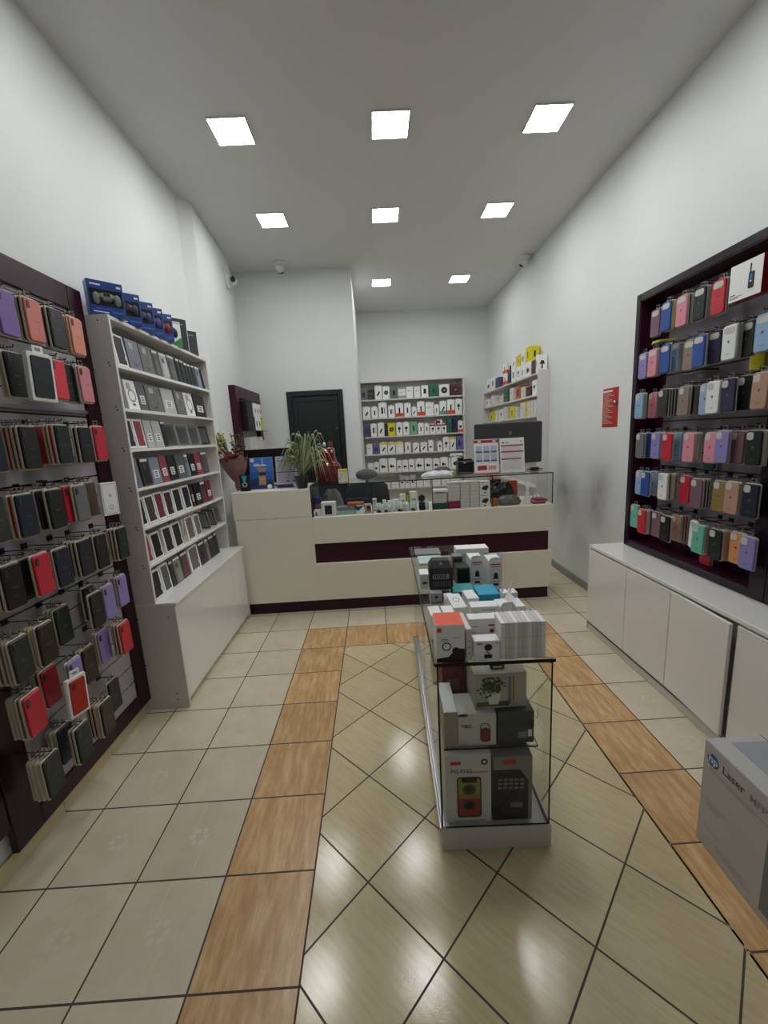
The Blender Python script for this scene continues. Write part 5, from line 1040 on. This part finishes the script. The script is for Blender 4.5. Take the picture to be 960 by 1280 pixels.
goods('gadget_box', 'dark grey carton with a white label on the inner shelf', 'box', cl(.232, .065, ZS_), PH, .138, .16, .135, mat('carton_dark_grey', '#3d4442', .5), [('r', .0, 1, .5, .72, mat('band_dark', '#2c3230', .5)), ('r', .56, .8, .16, .36, PL), ('r', .83, .94, .2, .42, CARTON)], G2)
t = goods('lamp_box', 'carton with a green plant lamp photo stacked over the speaker cartons', 'box', cl(.15, .085, ZS_ + .1362), PH, .2, .13, .145, mat('carton_stone', '#b9b4a6', .5), (), G2, rot=(0, 0, PH + .04))
mb = MB(); LF = mat('photo_leaf', '#2d4a26', .6)
dec(mb, [('r', .03, .60, .06, .92, mat('photo_pale', '#b9b7a2', .5)), ('r', .03, .6, .06, .2, mat('photo_wood', '#6e5a44', .5)), ('p', ((.28, .12), (.46, .12), (.5, .42), (.24, .42)), PAPER)], .2, .145)
for k in range(110):
    px, pz = .068 + R.gauss(0, .026), .095 + R.gauss(0, .02)
    mb.disc(min(max(px, .012), .115), min(max(pz, .05), .128), R.uniform(.003, .007), -.0022 - .00001*k, LF, 7, R.uniform(.003, .006))
dec(mb, [('r', .64, .70, .1, .9, MGREY), ('r', .73, .76, .2, .9, SPO), ('r', .46, .66, .06, .2, DGREY)], .2, .145, -.0012); mb.build('plant_photo', t)
mb = MB(); mb.box(.07, .125, .03, .045, .145, .165, BLACK, .003); mb.rect(.08, .115, .151, .157, .029, PAPER); mb.build('handle_tag', t)
goods('gadget_box', 'dark red carton behind the beige one inside the case', 'box', cl(.05, .26, ZS_), PH, .09, .16, .26, mat('carton_dark_red', '#6d1815', .5), [('r', .2, .8, .4, .6, mat('print_grey_red', '#8c5a55', .5))], G2, rot=(0, .0, PH))
goods('gadget_box', 'black carton behind the dark red one inside the case', 'box', cl(.03, .45, ZS_), PH, .12, .12, .25, BLACK, (), G2)
goods('gadget_box', 'grey and white carton behind the plant lamp carton', 'box', cl(.155, .27, ZS_), PH, .07, .12, .2, MGREY, [('r', .1, .9, .2, .7, CARTON2)], G2)

# ------------------------------------------------------------------ light, world, camera
w = bpy.data.worlds.new('street_daylight'); SC.world = w; w.use_nodes = True
bg = w.node_tree.nodes['Background']; bg.inputs[0].default_value = (.80, .90, 1., 1); bg.inputs[1].default_value = .10
CAM_R=((0.998226,-0.026699,-0.053211),(0.057182,0.181287,0.981766),(-0.016566,-0.983068,0.182492))
cam = bpy.data.cameras.new('camera'); co = bpy.data.objects.new('camera', cam); COL.objects.link(co); SC.camera = co
cam.sensor_width = 36; cam.lens = 510.2074/1280*36; cam.clip_start = .02
(a, b, c), (d, e, f), (g_, h_, i_) = CAM_R
co.matrix_world = Matrix(((a, d, g_, 0), (b, e, h_, 0), (c, f, i_, 1.59097), (0, 0, 0, 1)))
vs = SC.view_settings; vs.view_transform = 'Standard'; vs.look = 'None'; vs.exposure = .85; vs.gamma = 1.; vs.use_curve_mapping = False
SC.cycles.max_bounces = 10; SC.cycles.diffuse_bounces = 5; SC.cycles.transparent_max_bounces = 24; SC.cycles.use_denoising = True
